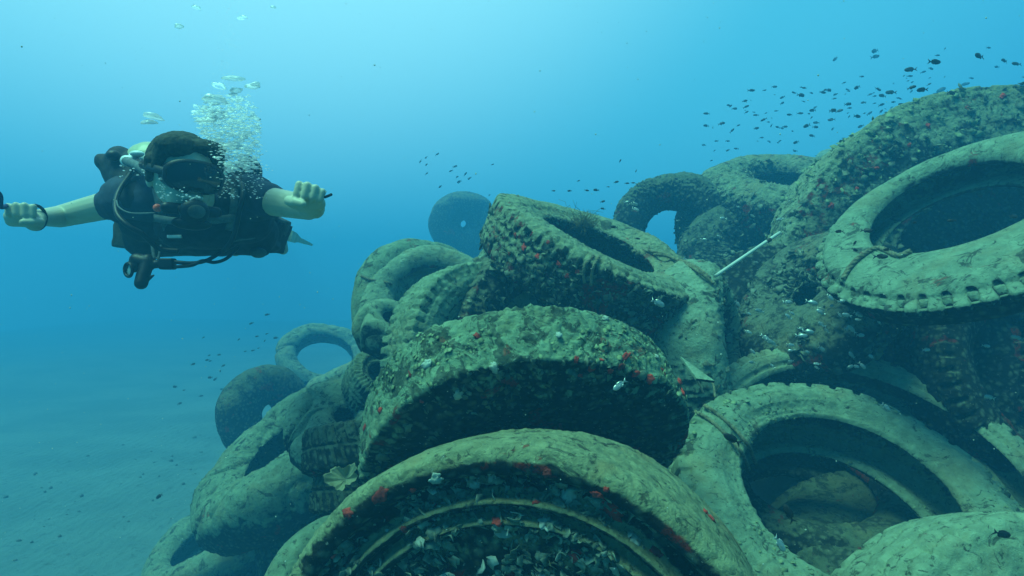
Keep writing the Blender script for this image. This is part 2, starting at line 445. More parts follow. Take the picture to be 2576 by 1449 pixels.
HI = dict(nt=760, npf=230)
MD = dict(nt=480, npf=150)
LO = dict(nt=220, npf=72, crust=0.003)
_f = P(1274, 1845, 1.09); _b = P(1350, 1618, 1.40)
T1 = tyre('huge foreground tyre standing upright, shell lined inside, brown silt on its tread', (_f + _b) / 2, _f - _b, R=0.512, W=(_f - _b).length, rb=0.24, kind='recess', mat=M_shell,
          seed=3, tread='none', crust=0.003, lump=0.008, name='truck_tyre', **HI)
T2 = T('mossy tyre with red sponge dots leaning over the big foreground tyre', 1322, 1178, 1.66, (0.15, -0.70, -0.70), R=0.447, W=0.20, rb=0.12, mat=M_moss, seed=7, tread='lug', lugs=54,
       crust=0.007, lump=0.012, depth=0.006, **HI)
T3 = T('tilted tyre crowning the middle of the heap, algae tuft and rope on its rim', 1520, 592, 2.62, (0.36, -0.33, 0.87), R=0.49, W=0.25, rb=0.26, mat=M_rim, seed=11, lugs=52, oval=0.03, ovang=0.5, bend=0.02, pinch=[(-0.3, 0.12, 0.25)], **MD)
T('dark tyre crushed beneath the tilted rope tied tyre', 1500, 800, 2.72, (0.2, -0.3, 0.9), R=0.46, W=0.30, mat=M_shade, seed=12, **MD)
T4 = T('upright tyre edge on, roped to the right end of the tilted tyre', 1775, 905, 2.62, (0.90, -0.40, 0.12), R=0.42, W=0.27, face=False, mat=M_silt, seed=13, kind='round', crust=0.007, **MD)
T('tyre with a row of deep shoulder notches, left of a crusted grey one', 1245, 915, 2.35, (0.72, -0.66, 0.18), R=0.40, W=0.20, mat=M_clean, seed=14, lugs=56, **MD)
T('crusted grey tyre between the notched tyre and the tilted tyre', 1385, 870, 2.5, (0.66, -0.72, 0.15), R=0.44, W=0.2, mat=M_dark, seed=15, **MD)
T('short arc of tyre tread wedged against the left end of the tilted tyre', 1400, 790, 2.75, (0.7, -0.66, 0.2), R=0.42, W=0.18, mat=M_silt, seed=16, tread='block', **MD)
T9 = T('smooth silt covered ring arching beside the big dark upright ring', 1100, 745, 3.0, (0.30, -0.80, 0.42), R=0.34, W=0.22, rb=.18, kind='round', mat=M_clean, seed=17, crust=0.002, oval=0.06, **MD)
T('folded silty tyre end, squeezed by a rope below the smooth arching ring', 1000, 790, 2.62, (0.5, -0.45, 0.7), R=0.15, W=0.17, rb=0.04, kind='round', mat=M_clean, seed=18, lump=0.02, fold=0.03, crust=0.002, nt=240, npf=90)
T8 = T('big dark upright ring at the left shoulder of the heap', 1105, 790, 3.15, (0.70, -0.70, 0.15), R=0.42, W=0.22, rb=.12, kind='round', mat=M_silt, seed=19, crust=0.002, **MD)
T('small tyre end poking out under the big dark upright ring', 980, 935, 2.8, (0.5, -0.4, 0.75), R=0.17, W=0.17, rb=.08, mat=M_silt, seed=20, nt=240, npf=90)
T('hazy ring on a far peak behind the heap, seen against blue water', 1172, 566, 9.5, (0.2, -0.95, -0.12), R=0.55, W=0.7, mat=M_dark, seed=21, rb=0.06, kind='round', **LO)
T('hazy tyre lying flat under the far ring on the peak', 1150, 668, 9.8, (-0.1, -0.35, 0.93), R=0.88, W=0.5, mat=M_dark, seed=22, kind='round', **LO)
T('faint ring standing far off at the left foot of the heap, water seen through it', 820, 885, 7.0, (0.25, -0.80, 0.50), R=0.56, W=0.30, fold=0.02, squash=(0.2, 0.3, 1.0, 0.25), kind='round', mat=M_silt, seed=23, **LO)
T('hazy tyre lying tilted in front of the faint far ring', 890, 905, 5.6, (-0.42, 0.02, 0.9), R=0.5, W=0.26, kind='round', mat=M_silt, seed=24, **LO)
T('dim blue grey tyre standing behind the long folded tyre', 700, 1042, 5.0, (0.80, -0.60, 0.12), R=0.42, W=0.28, rb=.09, kind='round', mat=M_dark, seed=25, **LO)
T16 = T('long folded tyre with a dark slot across its silty face, left slope', 705, 1092, 3.35, (-0.50, -0.36, 0.79), R=0.66, W=0.36, rb=0.27, kind='round', mat=M_silt, seed=26, bend=0.03, lump=0.03, fold=0.02, squash=(-0.295, 0.89, 0.22, 0.28), crust=0.007, **MD)
T('silty lump of tyre between the long folded tyre and the mossy tyre', 868, 1020, 2.7, (0.05, -0.55, 0.83), R=0.27, W=0.24, rb=0.04, kind='round', mat=M_silt, seed=27, lump=0.03, fold=0.04, **MD)
T('lowest tyre lying on the sand at the foot of the heap', 500, 1345, 4.0, (-0.33, -0.28, 0.9), R=0.43, W=0.26, rb=.2, kind='round', mat=M_silt, seed=28, bend=0.03, lump=0.03, **MD)
T('dark tyre standing under the long folded tyre', 800, 1400, 3.0, (-0.35, -0.9, 0.2), R=0.47, W=0.25, rb=.18, mat=M_dark, seed=29, kind='round', **MD)
T('dark tyre lying on the sand behind the lowest tyre', 690, 1400, 3.9, (-0.3, -0.2, 0.9), R=0.45, W=0.26, mat=M_dark, seed=30, kind='round', **MD)
T('upper small flat tyre of the pair left of the mossy tyre', 965, 1078, 2.1, (-0.06, 0.38, 0.92), R=0.26, W=0.15, mat=M_dark, seed=31, tread='block', **MD)
T('lower small flat tyre of the pair left of the mossy tyre', 985, 1200, 2.1, (0.08, 0.40, 0.92), R=0.26, W=0.15, mat=M_dark, seed=32, tread='block', **MD)
T('pale rounded tyre end at the bottom edge, left of the huge tyre', 880, 1500, 1.62, (0.35, -0.75, 0.5), R=0.22, W=0.16, kind='round', mat=M_clean, seed=33, nt=300, npf=100)
T('added filler tyre darkening the hollow of the huge foreground tyre', 1330, 1640, 1.75, (0.1, -0.5, 0.85), R=0.36, W=0.24, mat=M_dark, seed=34, rb=.15, **MD)  # filler added so the hollow reads dark instead of sand
# lower right: two notched rings one before the other
T('wide ring with a notched outer edge, behind the roped ring at lower right', 2235, 1190, 2.12, (0.08, -0.62, 0.78), R=0.66, W=0.20, rb=0.53, mat=M_clean, seed=41, lugs=62, depth=0.022, crust=0.002, **HI)
T22 = T('roped ring with a big dark hole at lower right, deep tread below', 2140, 1228, 1.85, (0.06, -0.54, 0.84), R=0.525, hole_shift=(0.5, 1.0, 0.2, 0.05), W=0.28, rb=0.325, mat=M_clean, seed=42, lugs=40, depth=0.02, crust=0.003, **HI)
T('pale tyre crossing the bottom right corner of the heap', 2700, 1990, 1.2, (0.1, -0.85, 0.35), R=0.52, W=0.3, mat=M_clean, seed=43, tread='zig', face=False, crust=0.002, **MD)
T('dim tyre lying inside the hole of the roped ring', 2260, 1335, 2.2, (0.05, -0.15, 0.98), R=0.42, W=0.2, rb=.1, mat=M_dark, seed=44, kind='round', **MD)
T('dim tyre at the back of the roped ring hole', 2040, 1190, 2.4, (0.0, -0.35, 0.93), R=0.42, W=0.25, mat=M_shade, seed=45, kind='round', **MD)
# upper right
T25 = T('tyre turned inside out, pale smooth crescent with a scalloped rim at the right', 2410, 512, 2.05, (-0.56, -0.29, 0.77), R=0.50, hole_shift=(0.3, 1.0, 0.3, 0.11), W=0.20, rb=0.27, kind='flare', mat=M_silt, seed=51, lugs=46, crust=0.002, lump=0.01, **HI)
T26 = T('giant tyre towering at the right edge of the heap', 2600, 768, 2.9, (-0.05, -1.0, 0.12), R=1.15, W=0.42, rb=0.62, mat=M_rim, seed=52, lugs=40, lump=0.03, name='tractor_tyre', **HI)
T('tyre lying level on the crest with a dark oval hole', 1985, 425, 4.3, (-0.06, -0.42, 0.9), R=0.62, W=0.45, rb=0.24, kind='round', crust=0.009, mat=M_crust, seed=53, lump=0.03, **MD)
T('dark tyre facing the water, blue showing through its round hole', 1690, 575, 4.2, (-0.22, -0.95, 0.10), R=0.42, W=0.30, rb=0.19, kind='round', crust=0.012, mat=M_dark, seed=54, lump=0.05, **MD)
T('crusted tyre between the level tyre and the one with a blue hole', 1850, 530, 4.3, (-0.2, -0.8, 0.55), R=0.42, W=0.32, rb=0.1, kind='round', crust=0.009, mat=M_dark, seed=55, lump=0.03, **MD)
T('far hazy tyre topping the crest behind the giant tyre', 2190, 380, 6.2, (0.0, -0.3, 0.95), R=0.5, W=0.4, kind='round', mat=M_silt, seed=56, **LO)
T('crusted tyre leaning under the pale pipe, left of the inside out tyre', 2010, 720, 2.7, (-0.72, -0.35, 0.58), R=0.40, W=0.26, rb=.05, kind='round', mat=M_dark, seed=57, **MD)
T('dark tyre in shade below the inside out tyre', 2270, 900, 2.7, (-0.25, -0.9, 0.35), R=0.5, W=0.26, rb=.2, mat=M_shade, seed=58, **MD)
T('dark tyre in shade between the roped upright tyre and the giant tyre', 1960, 830, 2.9, (-0.4, -0.85, 0.3), R=0.45, W=0.27, rb=.12, mat=M_shade, seed=59, **MD)
T('dark tyre in shade at the right edge below the inside out tyre', 2600, 930, 2.5, (0.3, -0.85, 0.3), R=0.45, W=0.27, mat=M_shade, seed=60, **MD)
T('added filler tyre darkening the hollow of the giant tyre behind the inside out tyre', 2480, 560, 3.2, (-0.1, -0.9, 0.4), R=0.80, W=0.3, rb=.05, mat=M_shade, seed=65, **MD)  # added behind the opening to keep its inside dark
T('dark tyre in the shade under the tilted rope tied tyre', 1620, 930, 2.6, (0.1, -0.9, 0.35), R=0.40, W=0.27, rb=.12, mat=M_shade, seed=61, **MD)
T('dark tyre in the gap behind the left half of the mossy tyre', 1180, 1010, 2.6, (-0.3, -0.6, 0.7), R=0.42, W=0.27, mat=M_dark, seed=62, **MD)
T('shaded crusted tyre under the level tyre on the crest', 1930, 650, 3.9, (-0.1, -0.85, 0.4), R=0.55, W=0.4, rb=0.15, mat=M_dark, seed=63, kind='round', **MD)
T('shaded crusted tyre under the one with a blue hole', 1700, 740, 3.9, (-0.1, -0.6, 0.8), R=0.5, W=0.35, rb=.1, mat=M_dark, seed=64, kind='round', **MD)
T('added filler tyre keeping the gap dark at the right edge, over the wide notched ring', 2500, 1010, 2.6, (-0.2, -0.8, 0.5), R=0.5, W=0.3, rb=.1, mat=M_shade, seed=66, **MD)  # added dark filler covering the bright mound in this gap
T('added filler tyre keeping dark the hollow of the mossy tyre, behind the huge foreground tyre', 1330, 1190, 2.1, (0.05, -0.4, 0.9), R=0.42, W=0.2, rb=.1, mat=M_shade, seed=67, **MD)  # added dark filler, stands in for shade behind the mossy tyre's hole
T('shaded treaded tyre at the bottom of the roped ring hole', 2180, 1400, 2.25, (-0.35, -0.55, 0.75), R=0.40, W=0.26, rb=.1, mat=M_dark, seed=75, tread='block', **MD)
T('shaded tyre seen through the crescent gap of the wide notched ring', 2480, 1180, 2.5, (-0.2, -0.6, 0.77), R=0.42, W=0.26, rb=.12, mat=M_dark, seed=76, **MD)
CRUSTY = [o for o in COL.objects if o.type == 'MESH' and o.get('category') == 'tyre' and ('crest' in o['label'] or 'blue hole' in o['label'] or 'leaning under the pale pipe' in o['label'] or 'back left edge' in o['label'] or o['label'].startswith('crusted grey'))]
# ------------------------------------------------------------------ growth on the near tyres
rng = np.random.default_rng(12)
random.seed(5)
bpy.context.view_layer.update()

def wverts(o):
    me = o.data; n_ = len(me.vertices)
    a = np.empty(n_ * 3, np.float32); me.vertices.foreach_get('co', a); a = a.reshape(-1, 3).astype(float)
    b = np.empty(n_ * 3, np.float32); me.vertices.foreach_get('normal', b); b = b.reshape(-1, 3).astype(float)
    M = np.array(o.matrix_world)
    return a @ M[:3, :3].T + M[:3, 3], b @ M[:3, :3].T, a, b

def project(p):
    d = np.maximum(p[:, 1], 1e-3)
    return 1288 + p[:, 0] / d * FPX, 724.5 - (p[:, 2] - CZ) / d * FPX

def surf_at(o, u, v, rad=9):
    """Nearest point of a tyre's surface that faces the camera around a photo point; world position and normal."""
    W_, Nn, _, _ = wcache(o)
    U, V = project(W_)
    m = (np.hypot(U - u, V - v) < rad) & ((Nn * -(W_ - np.array([0, 0, CZ]))).sum(1) > 0)
    if not m.any():
        return surf_at(o, u, v, rad * 2) if rad < 300 else (W_[0], Nn[0])
    k = np.where(m)[0][np.argmin(W_[m][:, 1])]
    return W_[k], Nn[k]

_wc = {}
def wcache(o):
    if o.name not in _wc: _wc[o.name] = wverts(o)
    return _wc[o.name]

M_flake = simple_mat('shell_flakes', (0.12, 0.15, 0.10), 0.8, 0.6, 30, 0.002, 200)
M_pale = simple_mat('pale_shell', (0.36, 0.42, 0.34), 0.6, 0.2, 60, 0.002, 150)
M_sponge = simple_mat('red_sponge', (0.40, 0.035, 0.018), 0.8, 0.7, 22, 0.004, 150, 0.4)
M_fan = simple_mat('leafy_sponge', (0.19, 0.21, 0.12), 0.8, 0.3, 30, 0.003, 120)

def flake(size, n_=7):
    """One cupped irregular plate with a crinkled edge, lying in xy."""
    r0 = 1 + 0.35 * rng.standard_normal(n_).clip(-1.2, 1.2)
    a = np.linspace(0, 2 * math.pi, n_, endpoint=False) + rng.uniform(0, 6)
    ring = np.stack([np.cos(a) * r0, np.sin(a) * r0 * rng.uniform(.55, 1), 0.28 + 0.16 * rng.standard_normal(n_)], 1) * size
    v = np.vstack([[0, 0, 0], ring, ring * [0.93, 0.93, 1] - [0, 0, size * 0.13], [[0, 0, -size * 0.12]]])
    f = []
    for k in range(n_):
        k2 = (k + 1) % n_
        f += [(0, 1 + k, 1 + k2), (1 + k, 1 + n_ + k, 1 + k2), (1 + k2, 1 + n_ + k, 1 + n_ + k2), (2 * n_ + 1, 1 + n_ + k2, 1 + n_ + k)]
    return v, f

def basis(nv):
    nv = nv / (np.linalg.norm(nv) + 1e-9)
    a = np.cross(nv, [0.3, 0.9, 0.2]); a /= np.linalg.norm(a) + 1e-9
    return np.stack([a, np.cross(nv, a), nv], 1)

def grow(o, count, keep, smin, smax, mat, name='shell_growth', tilt=0.7):
    """Flakes standing on a tyre's surface wherever keep(world, normal, local) holds: one mass nobody could count."""
    W_, Nn, A, B = wcache(o)
    idx = np.where(keep(W_, Nn, A))[0]
    if len(idx) == 0: return
    idx = rng.choice(idx, min(count, len(idx)), replace=False)
    V, F, k0 = [], [], 0
    for i in idx:
        s = smin + (smax - smin) * rng.random() ** 2.2
        v, f = flake(s, 6 if s < 0.012 else 8)
        nv = B[i] + tilt * rng.standard_normal(3)
        v = v @ basis(nv).T + A[i] + B[i] * s * 0.15
        V.append(v); F += [tuple(q + k0 for q in t) for t in f]; k0 += len(v)
    g = link_mesh(name, np.vstack(V), np.array(F), mat, o, smooth=False)
    g['kind'] = 'stuff'
    return g

def seen(W_, Nn):
    U, V = project(W_)
    return ((Nn * (np.array([0, 0, CZ]) - W_)).sum(1) > -0.1) & (U > -60) & (U < 2640) & (V > 150) & (V < 1500)
def nz_mask(A, sc, sd, th): return fbm(A * sc, sd, 3) > th

M_flake1 = simple_mat('sidewall_shells', (0.19, 0.24, 0.17), 0.8, 0.6, 30, 0.002, 200)
grow(T1, 850, lambda W_, Nn, A: seen(W_, Nn) & (A[:, 2] < 0.135) & (A[:, 2] > 0.03) & (np.hypot(A[:, 0], A[:, 1]) < 0.48) & nz_mask(A, 7, 4, -0.15), 0.004, 0.015, M_flake1, tilt=0.8)
grow(T1, 40, lambda W_, Nn, A: seen(W_, Nn) & (A[:, 2] < 0.135) & (A[:, 2] > 0.03) & (np.hypot(A[:, 0], A[:, 1]) < 0.48), 0.005, 0.020, M_pale, name='barnacle_growth')
grow(T2, 800, lambda W_, Nn, A: seen(W_, Nn) & (Nn[:, 2] > -0.6) & (Nn[:, 2] < 0.0) & nz_mask(A, 8, 5, -0.05), 0.004, 0.014, M_flake, tilt=0.5)
M_siltflake = simple_mat('silted_flakes', (0.21, 0.28, 0.145), 0.9, 0.25, 30, 0.002, 200)
grow(T2, 750, lambda W_, Nn, A: seen(W_, Nn) & (Nn[:, 2] > -0.1) & nz_mask(A, 6, 15, -0.1), 0.003, 0.010, M_siltflake, name='algae_growth', tilt=0.22)
grow(T3, 1300, lambda W_, Nn, A: seen(W_, Nn) & (Nn[:, 2] < 0.1) & nz_mask(A, 7, 6, -0.2), 0.006, 0.020, M_flake, tilt=0.7)
grow(T26, 1300, lambda W_, Nn, A: seen(W_, Nn) & nz_mask(A, 3, 8, -0.05), 0.006, 0.026, M_flake, tilt=0.7)
grow(T26, 700, lambda W_, Nn, A: seen(W_, Nn) & (Nn[:, 2] > 0) & nz_mask(A, 3, 28, 0.0), 0.006, 0.022, M_siltflake, name='algae_growth', tilt=0.5)
grow(T22, 500, lambda W_, Nn, A: seen(W_, Nn) & nz_mask(A, 5, 8, 0.1), 0.004, 0.010, M_siltflake, tilt=0.4)
grow(T4, 500, lambda W_, Nn, A: seen(W_, Nn) & (Nn[:, 2] < 0.55) & nz_mask(A, 5, 8, 0.0), 0.005, 0.016, M_flake, tilt=0.6)
for o in CRUSTY:
    grow(o, 700, lambda W_, Nn, A: seen(W_, Nn) & (Nn[:, 2] < 0.6) & nz_mask(A, 5, 8, -0.1), 0.008, 0.026, M_flake, tilt=0.7)

def blob(o, u, v, size, mat, name, label=None, flat=0.30, n_=5):
    """A lumpy sponge sitting on the tyre."""
    p, nv = surf_at(o, u, v)
    size = size * (.72 if mat is M_sponge else .85)
    bm = bmesh.new()
    bmesh.ops.create_icosphere(bm, subdivisions=3, radius=1)
    co = np.array([x.co[:] for x in bm.verts])
    sd = int(rng.integers(1, 999))
    r = 1 + 1.1 * fbm(co * 1.9 + sd, sd, 2) + 0.2 * noise(co * 6 + sd, sd)
    co = co * r[:, None] * np.array([size * rng.uniform(.6, 1.3), size * rng.uniform(.6, 1.3), size * flat])
    F = [tuple(x.index for x in f.verts) for f in bm.faces]; bm.free()
    co = co @ basis(np.array(nv)).T + p + np.array(nv) * size * 0.15
    Mi = np.array(o.matrix_world.inverted())
    co = co @ Mi[:3, :3].T + Mi[:3, 3]
    g = link_mesh(name, co, np.array(F), mat, o)
    if label: g['label'] = label
    return g

for u, v, s in ((1205, 840, .009), (1022, 943, .008), (1058, 1018, .008), (948, 1030, .010), (910, 1075, .009), (1455, 905, .011), (1520, 900, .006), (1578, 902, .013), (1570, 925, .009),
                (1490, 935, .010), (1540, 938, .010), (1600, 940, .009), (1678, 935, .011), (1640, 948, .010), (1725, 955, .013), (1735, 985, .012), (1465, 950, .007)):
    blob(T2, u, v, s, M_sponge, 'red_sponge')
for u, v, s in ((1068, 915, .014), (1240, 930, .016), (1408, 845, .007), (1525, 795, .010), (1660, 895, .010), (1150, 1000, .010)):
    blob(T2, u, v, s, M_pale, 'pale_barnacle', flat=.35)
for u, v, s in ((1372, 1187, .016), (1500, 1248, .015), (1518, 1228, .010), (1325, 1228, .009), (1040, 1240, .008), (958, 1252, .016), (868, 1292, .012), (1085, 1268, .010), (1440, 1400, .012), (1650, 1385, .012),
                (1780, 1282, .012), (1793, 1296, .010), (1345, 1255, .008), (1245, 1310, .014), (1010, 1330, .010), (845, 1400, .01)):
    blob(T1, u, v, s, M_sponge, 'red_sponge')
blob(T1, 1528, 1282, .027, M_sponge, 'red_sponge', 'largest flat red sponge on the tyre wall', flat=.22)
for u, v, s in ((1425, 1245, .022), (1372, 1305, .015), (1225, 1210, .016), (1600, 1350, .014), (1090, 1210, .012), (1190, 1222, .014)):
    blob(T1, u, v, s, M_pale, 'pale_barnacle', flat=.35)
for u, v, s in ((1290, 590, .012), (1310, 620, .014), (1345, 640, .010), (1330, 585, .010), (1275, 640, .010), (1400, 660, .012), (1420, 700, .010), (1370, 610, .008), (1300, 660, .010), (1450, 690, .009)):
    blob(T3, u, v, s, M_sponge, 'red_sponge')
for u, v, s in ((2090, 510, .018), (2200, 425, .016), (2330, 310, .014), (2440, 265, .016), (2520, 235, .018), (2150, 470, .014), (2285, 360, .013)):
    blob(T26, u, v, s, M_sponge, 'red_sponge')

# ---- leafy sponge at the left of the mossy tyre
def lobed(name, lobes, rad, base, mat, facing, label=None, cat=None):
    V, F = [], []
    nr, na = 10, 96
    for i in range(nr + 1):
        for j in range(na):
            a = 2 * math.pi * j / na; t = i / nr
            r = rad * (0.70 + 0.30 * abs(math.sin(a * lobes / 2 + .4)) ** .6) * (1 + .22 * math.sin(2 * a + 1) + .13 * math.sin(3 * a + 2) + .05 * math.sin(17 * a)) * t
            V.append((r * math.cos(a), r * math.sin(a), rad * (0.55 * t * t + 0.12 * t * math.sin(lobes * a + 1) + .05 * math.sin(11 * a) * t)))
    top = len(V)
    V += [(x * .985, y * .985, z - rad * .07) for x, y, z in V]
    for s, fl in ((0, False), (top, True)):
        for i in range(nr):
            for j in range(na):
                q = (s + i * na + j, s + (i + 1) * na + j, s + (i + 1) * na + (j + 1) % na, s + i * na + (j + 1) % na)
                F.append(q[::-1] if fl else q)
    for j in range(na):
        a, b = nr * na + j, nr * na + (j + 1) % na
        F.append((a, a + top, b + top, b))
    v = np.array(V) @ basis(np.array(facing)).T + np.array(base)
    o = link_mesh(name, v, np.array(F), mat)
    return tag(o, label, cat)
p_, n_ = surf_at(T2, 905, 1170, 14)
lobed('leafy_sponge', 5, 0.040, P(868, 1205, 1.62), M_fan, (-0.2, -0.75, 0.5), 'lobed leafy sponge between the mossy tyre and the huge foreground tyre', 'sponge')

# ------------------------------------------------------------------ ropes
M_rope = simple_mat('old_rope', (0.16, 0.16, 0.09), 0.9, 0.5, 60, 0.002, 300)
def catmull(pts, per=14):
    p = [np.array(x, float) for x in pts]; p = [2 * p[0] - p[1]] + p + [2 * p[-1] - p[-2]]
    out = []
    for i in range(1, len(p) - 2):
        for k in range(per):
            t = k / per
            out.append(0.5 * ((2 * p[i]) + (-p[i-1] + p[i+1]) * t + (2 * p[i-1] - 5 * p[i] + 4 * p[i+1] - p[i+2]) * t * t + (-p[i-1] + 3 * p[i] - 3 * p[i+1] + p[i+2]) * t ** 3))
    out.append(p[-2]); return np.array(out)

def tube_arrays(path, rads, sides=8, cap=True):
    path = np.array(path); n_ = len(path)
    T_ = np.gradient(path, axis=0); T_ /= np.linalg.norm(T_, axis=1)[:, None] + 1e-12
    up = np.array([0.1, 0.2, 1.0]) if abs(T_[0][2]) < 0.9 else np.array([1.0, 0.1, 0])
    V, F = [], []
    a = up - T_[0] * up.dot(T_[0]); a /= np.linalg.norm(a)
    for i in range(n_):
        a = a - T_[i] * a.dot(T_[i]); a /= np.linalg.norm(a) + 1e-12
        b = np.cross(T_[i], a)
        r = rads[i] if hasattr(rads, '__len__') else rads
        for s in range(sides):
            q = 2 * math.pi * s / sides
            V.append(path[i] + (a * math.cos(q) + b * math.sin(q)) * r)
    for i in range(n_ - 1):
        for s in range(sides):
            s2 = (s + 1) % sides
            F.append((i * sides + s, i * sides + s2, (i + 1) * sides + s2, (i + 1) * sides + s))
    if cap:
        c = len(V); V += [path[0], path[-1]]
        for s in range(sides):
            s2 = (s + 1) % sides
            F.append((c, s2, s, c)); F.append((c + 1, (n_ - 1) * sides + s, (n_ - 1) * sides + s2, c + 1))
    F = [tuple(dict.fromkeys(f)) for f in F]
    return V, F

def tube(name, path, r, mat, parent=None, sides=10, label=None, cat=None, group=None):
    V, F = tube_arrays(path, r, sides)
    o = link_mesh(name, [tuple(v) for v in V], F, mat, parent)
    if label or cat: tag(o, label, cat, group)
    return o

def rope(pts, r, label, twist=None, strands=3, mat=None):
    path = catmull(pts, 24)
    seg = np.concatenate([[0], np.cumsum(np.linalg.norm(np.diff(path, axis=0), axis=1))])
    n_ = max(20, int(seg[-1] / (r * 1.3)))
    s = np.linspace(0, seg[-1], n_)
    path = np.stack([np.interp(s, seg, path[:, k]) for k in range(3)], 1)
    path += 0.25 * r * np.stack([noise(path * 30, 3), noise(path * 30, 4), noise(path * 30, 5)], 1)
    T_ = np.gradient(path, axis=0); T_ /= np.linalg.norm(T_, axis=1)[:, None]
    a = np.cross(T_, [0.2, 0.1, 1.0]); a /= np.linalg.norm(a, axis=1)[:, None]; b = np.cross(T_, a)
    V, F = [], []
    for k in range(strands):
        q = s / (r * 7) * 2 * math.pi + 2 * math.pi * k / strands
        pp = path + (a * np.cos(q)[:, None] + b * np.sin(q)[:, None]) * r * 0.5
        v, f = tube_arrays(pp, r * 0.62, 6)
        F += [tuple(x + len(V) for x in t) for t in f]; V += list(v)
    o = link_mesh('rope', [tuple(v) for v in V], F, mat or M_rope)
    return tag(o, label, 'rope', 'ropes lashing the tyres together')

def on(o, uv, lift=0.008):
    out = []
    for u, v in uv:
        p, nv = surf_at(o, u, v, 8); out.append(p + np.array(nv) * lift)
    return out
rope(on(T22, [(1765, 1010), (1800, 1035), (1850, 1078), (1885, 1122), (1903, 1160)], 0.008), 0.0065, 'doubled rope over the pale ring at lower right, upper strand')
rope(on(T22, [(1748, 1025), (1790, 1058), (1838, 1102), (1868, 1140), (1884, 1172)], 0.008), 0.0065, 'doubled rope over the pale ring at lower right, lower strand')
rope(on(T25, [(2290, 630), (2250, 618), (2212, 622), (2168, 640), (2138, 668), (2118, 700)], 0.009), 0.009, 'rope looped over the smooth crescent of the inside out tyre')
rope(on(T3, [(1508, 644), (1497, 668), (1487, 694), (1480, 722)], 0.008), 0.006, 'short rope end hanging down the side of the tilted tyre, beside its twin')
rope(on(T3, [(1494, 640), (1480, 664), (1470, 690), (1464, 712)], 0.008), 0.006, 'thinner rope end on the tilted tyre side, left of its twin')
rope(on(T3, [(1590, 634), (1640, 632), (1690, 645)], 0.010) + on(T4, [(1745, 668), (1790, 700)], 0.008), 0.008, 'rope running from the tilted tyre to the upright tyre at its right')
rope(on(T3, [(1600, 645), (1650, 640), (1695, 652)], 0.016) + on(T4, [(1750, 676), (1796, 712)], 0.010), 0.006, 'thin rope beneath the one tying the tilted tyre to the upright tyre')
rope(on(T8, [(905, 690), (935, 700), (965, 705)], 0.008) + on(T9, [(985, 712), (1010, 722)], 0.008), 0.007, 'rope round the big dark upright ring at the left shoulder')
rope([P(1770, 905 + 85, 2.2), P(1745, 930, 2.2), P(1790, 960, 2.1), P(1800, 1000, 2.0)], 0.004, 'frayed rope end behind the mossy tyre, near its right end')

# pale pipe lying against the giant tyre
pp = catmull([P(1800, 694, 2.32), P(1880, 640, 2.36), P(1962, 585, 2.42)], 8)
pipe = tube('plastic_pipe', pp, 0.0065, simple_mat('pale_plastic', (0.50, 0.56, 0.48), 0.5, 0.1), sides=14, label='straight pale plastic pipe leaning on the crusted tyre at the right', cat='pipe')
tube('clip', catmull([P(1931, 607, 2.39), P(1935, 604, 2.392), P(1938, 602, 2.394)], 4), 0.0078, simple_mat('black_rubber', (0.02, 0.02, 0.02), 0.6, 0.2), pipe)

# torn plastic wedge between the mossy tyre and the roped ring
def sheet(name, pts, th, mat, label, cat):
    p = [np.array(x) for x in pts]; nn = np.cross(p[1] - p[0], p[2] - p[0]); nn = nn / np.linalg.norm(nn) * th
    V = [tuple(x) for x in p] + [tuple(x + nn) for x in p]; k = len(p)
    F = [tuple(range(k))[::-1], tuple(range(k, 2 * k))] + [(i, (i + 1) % k, k + (i + 1) % k, k + i) for i in range(k)]
    return tag(link_mesh(name, V, F, mat, smooth=False), label, cat)
sheet('rubber_flap', [P(1712, 896, 1.95), P(1798, 958, 1.85), P(1752, 952, 1.85)], 0.008, M_silt, 'torn pointed rubber flap between the mossy tyre and the lower right rings', 'rubber flap')

# algae tuft on the rim of the tilted tyre
M_alg = simple_mat('brown_algae', (0.13, 0.12, 0.05), 0.9, 0.4, 40)
base, bn = surf_at(T3, 1470, 585, 12)
V, F = [], []
for k in range(300):
    a = rng.uniform(0, 2 * math.pi); ln = rng.uniform(0.02, 0.11) if k < 285 else rng.uniform(.13, .19)
    sp = rng.uniform(0, .05)
    st = base + np.array([math.cos(a) * sp, math.sin(a) * sp, 0.0])
    dr = np.array([math.cos(a) * .5 - .12, math.sin(a) * .5, 1.0]); dr /= np.linalg.norm(dr)
    pts = [st]
    for j in range(5):
        dr = dr + rng.normal(0, .42, 3); dr /= np.linalg.norm(dr)
        pts.append(pts[-1] + dr * ln / 5)
    v, f = tube_arrays(pts, [0.0013, .0012, .0011, .001, .0008, .0005], 4)
    F += [tuple(x + len(V) for x in t) for t in f]; V += list(v)
tag(link_mesh('algae_tuft', [tuple(v) for v in V], F, M_alg), 'wispy brown algae tuft sprouting from the rim of the tilted tyre', 'algae')
# ------------------------------------------------------------------ the diver
def hull_capsule(bm, a, b, ra, rb, seg=14):
    vs = []
    for c, r in ((a, ra), (b, rb)):
        res = bmesh.ops.create_uvsphere(bm, u_segments=seg, v_segments=9, radius=r, matrix=Matrix.Translation(c))
        vs += res['verts']
    bmesh.ops.convex_hull(bm, input=vs, use_existing_faces=False)

def ellipsoid(bm, c, rx, ry, rz, rot=None):
    M = Matrix.Translation(c) @ (rot.to_4x4() if rot else Matrix.Identity(4)) @ Matrix.Diagonal((rx, ry, rz, 1))
    bmesh.ops.create_uvsphere(bm, u_segments=28, v_segments=16, radius=1, matrix=M)

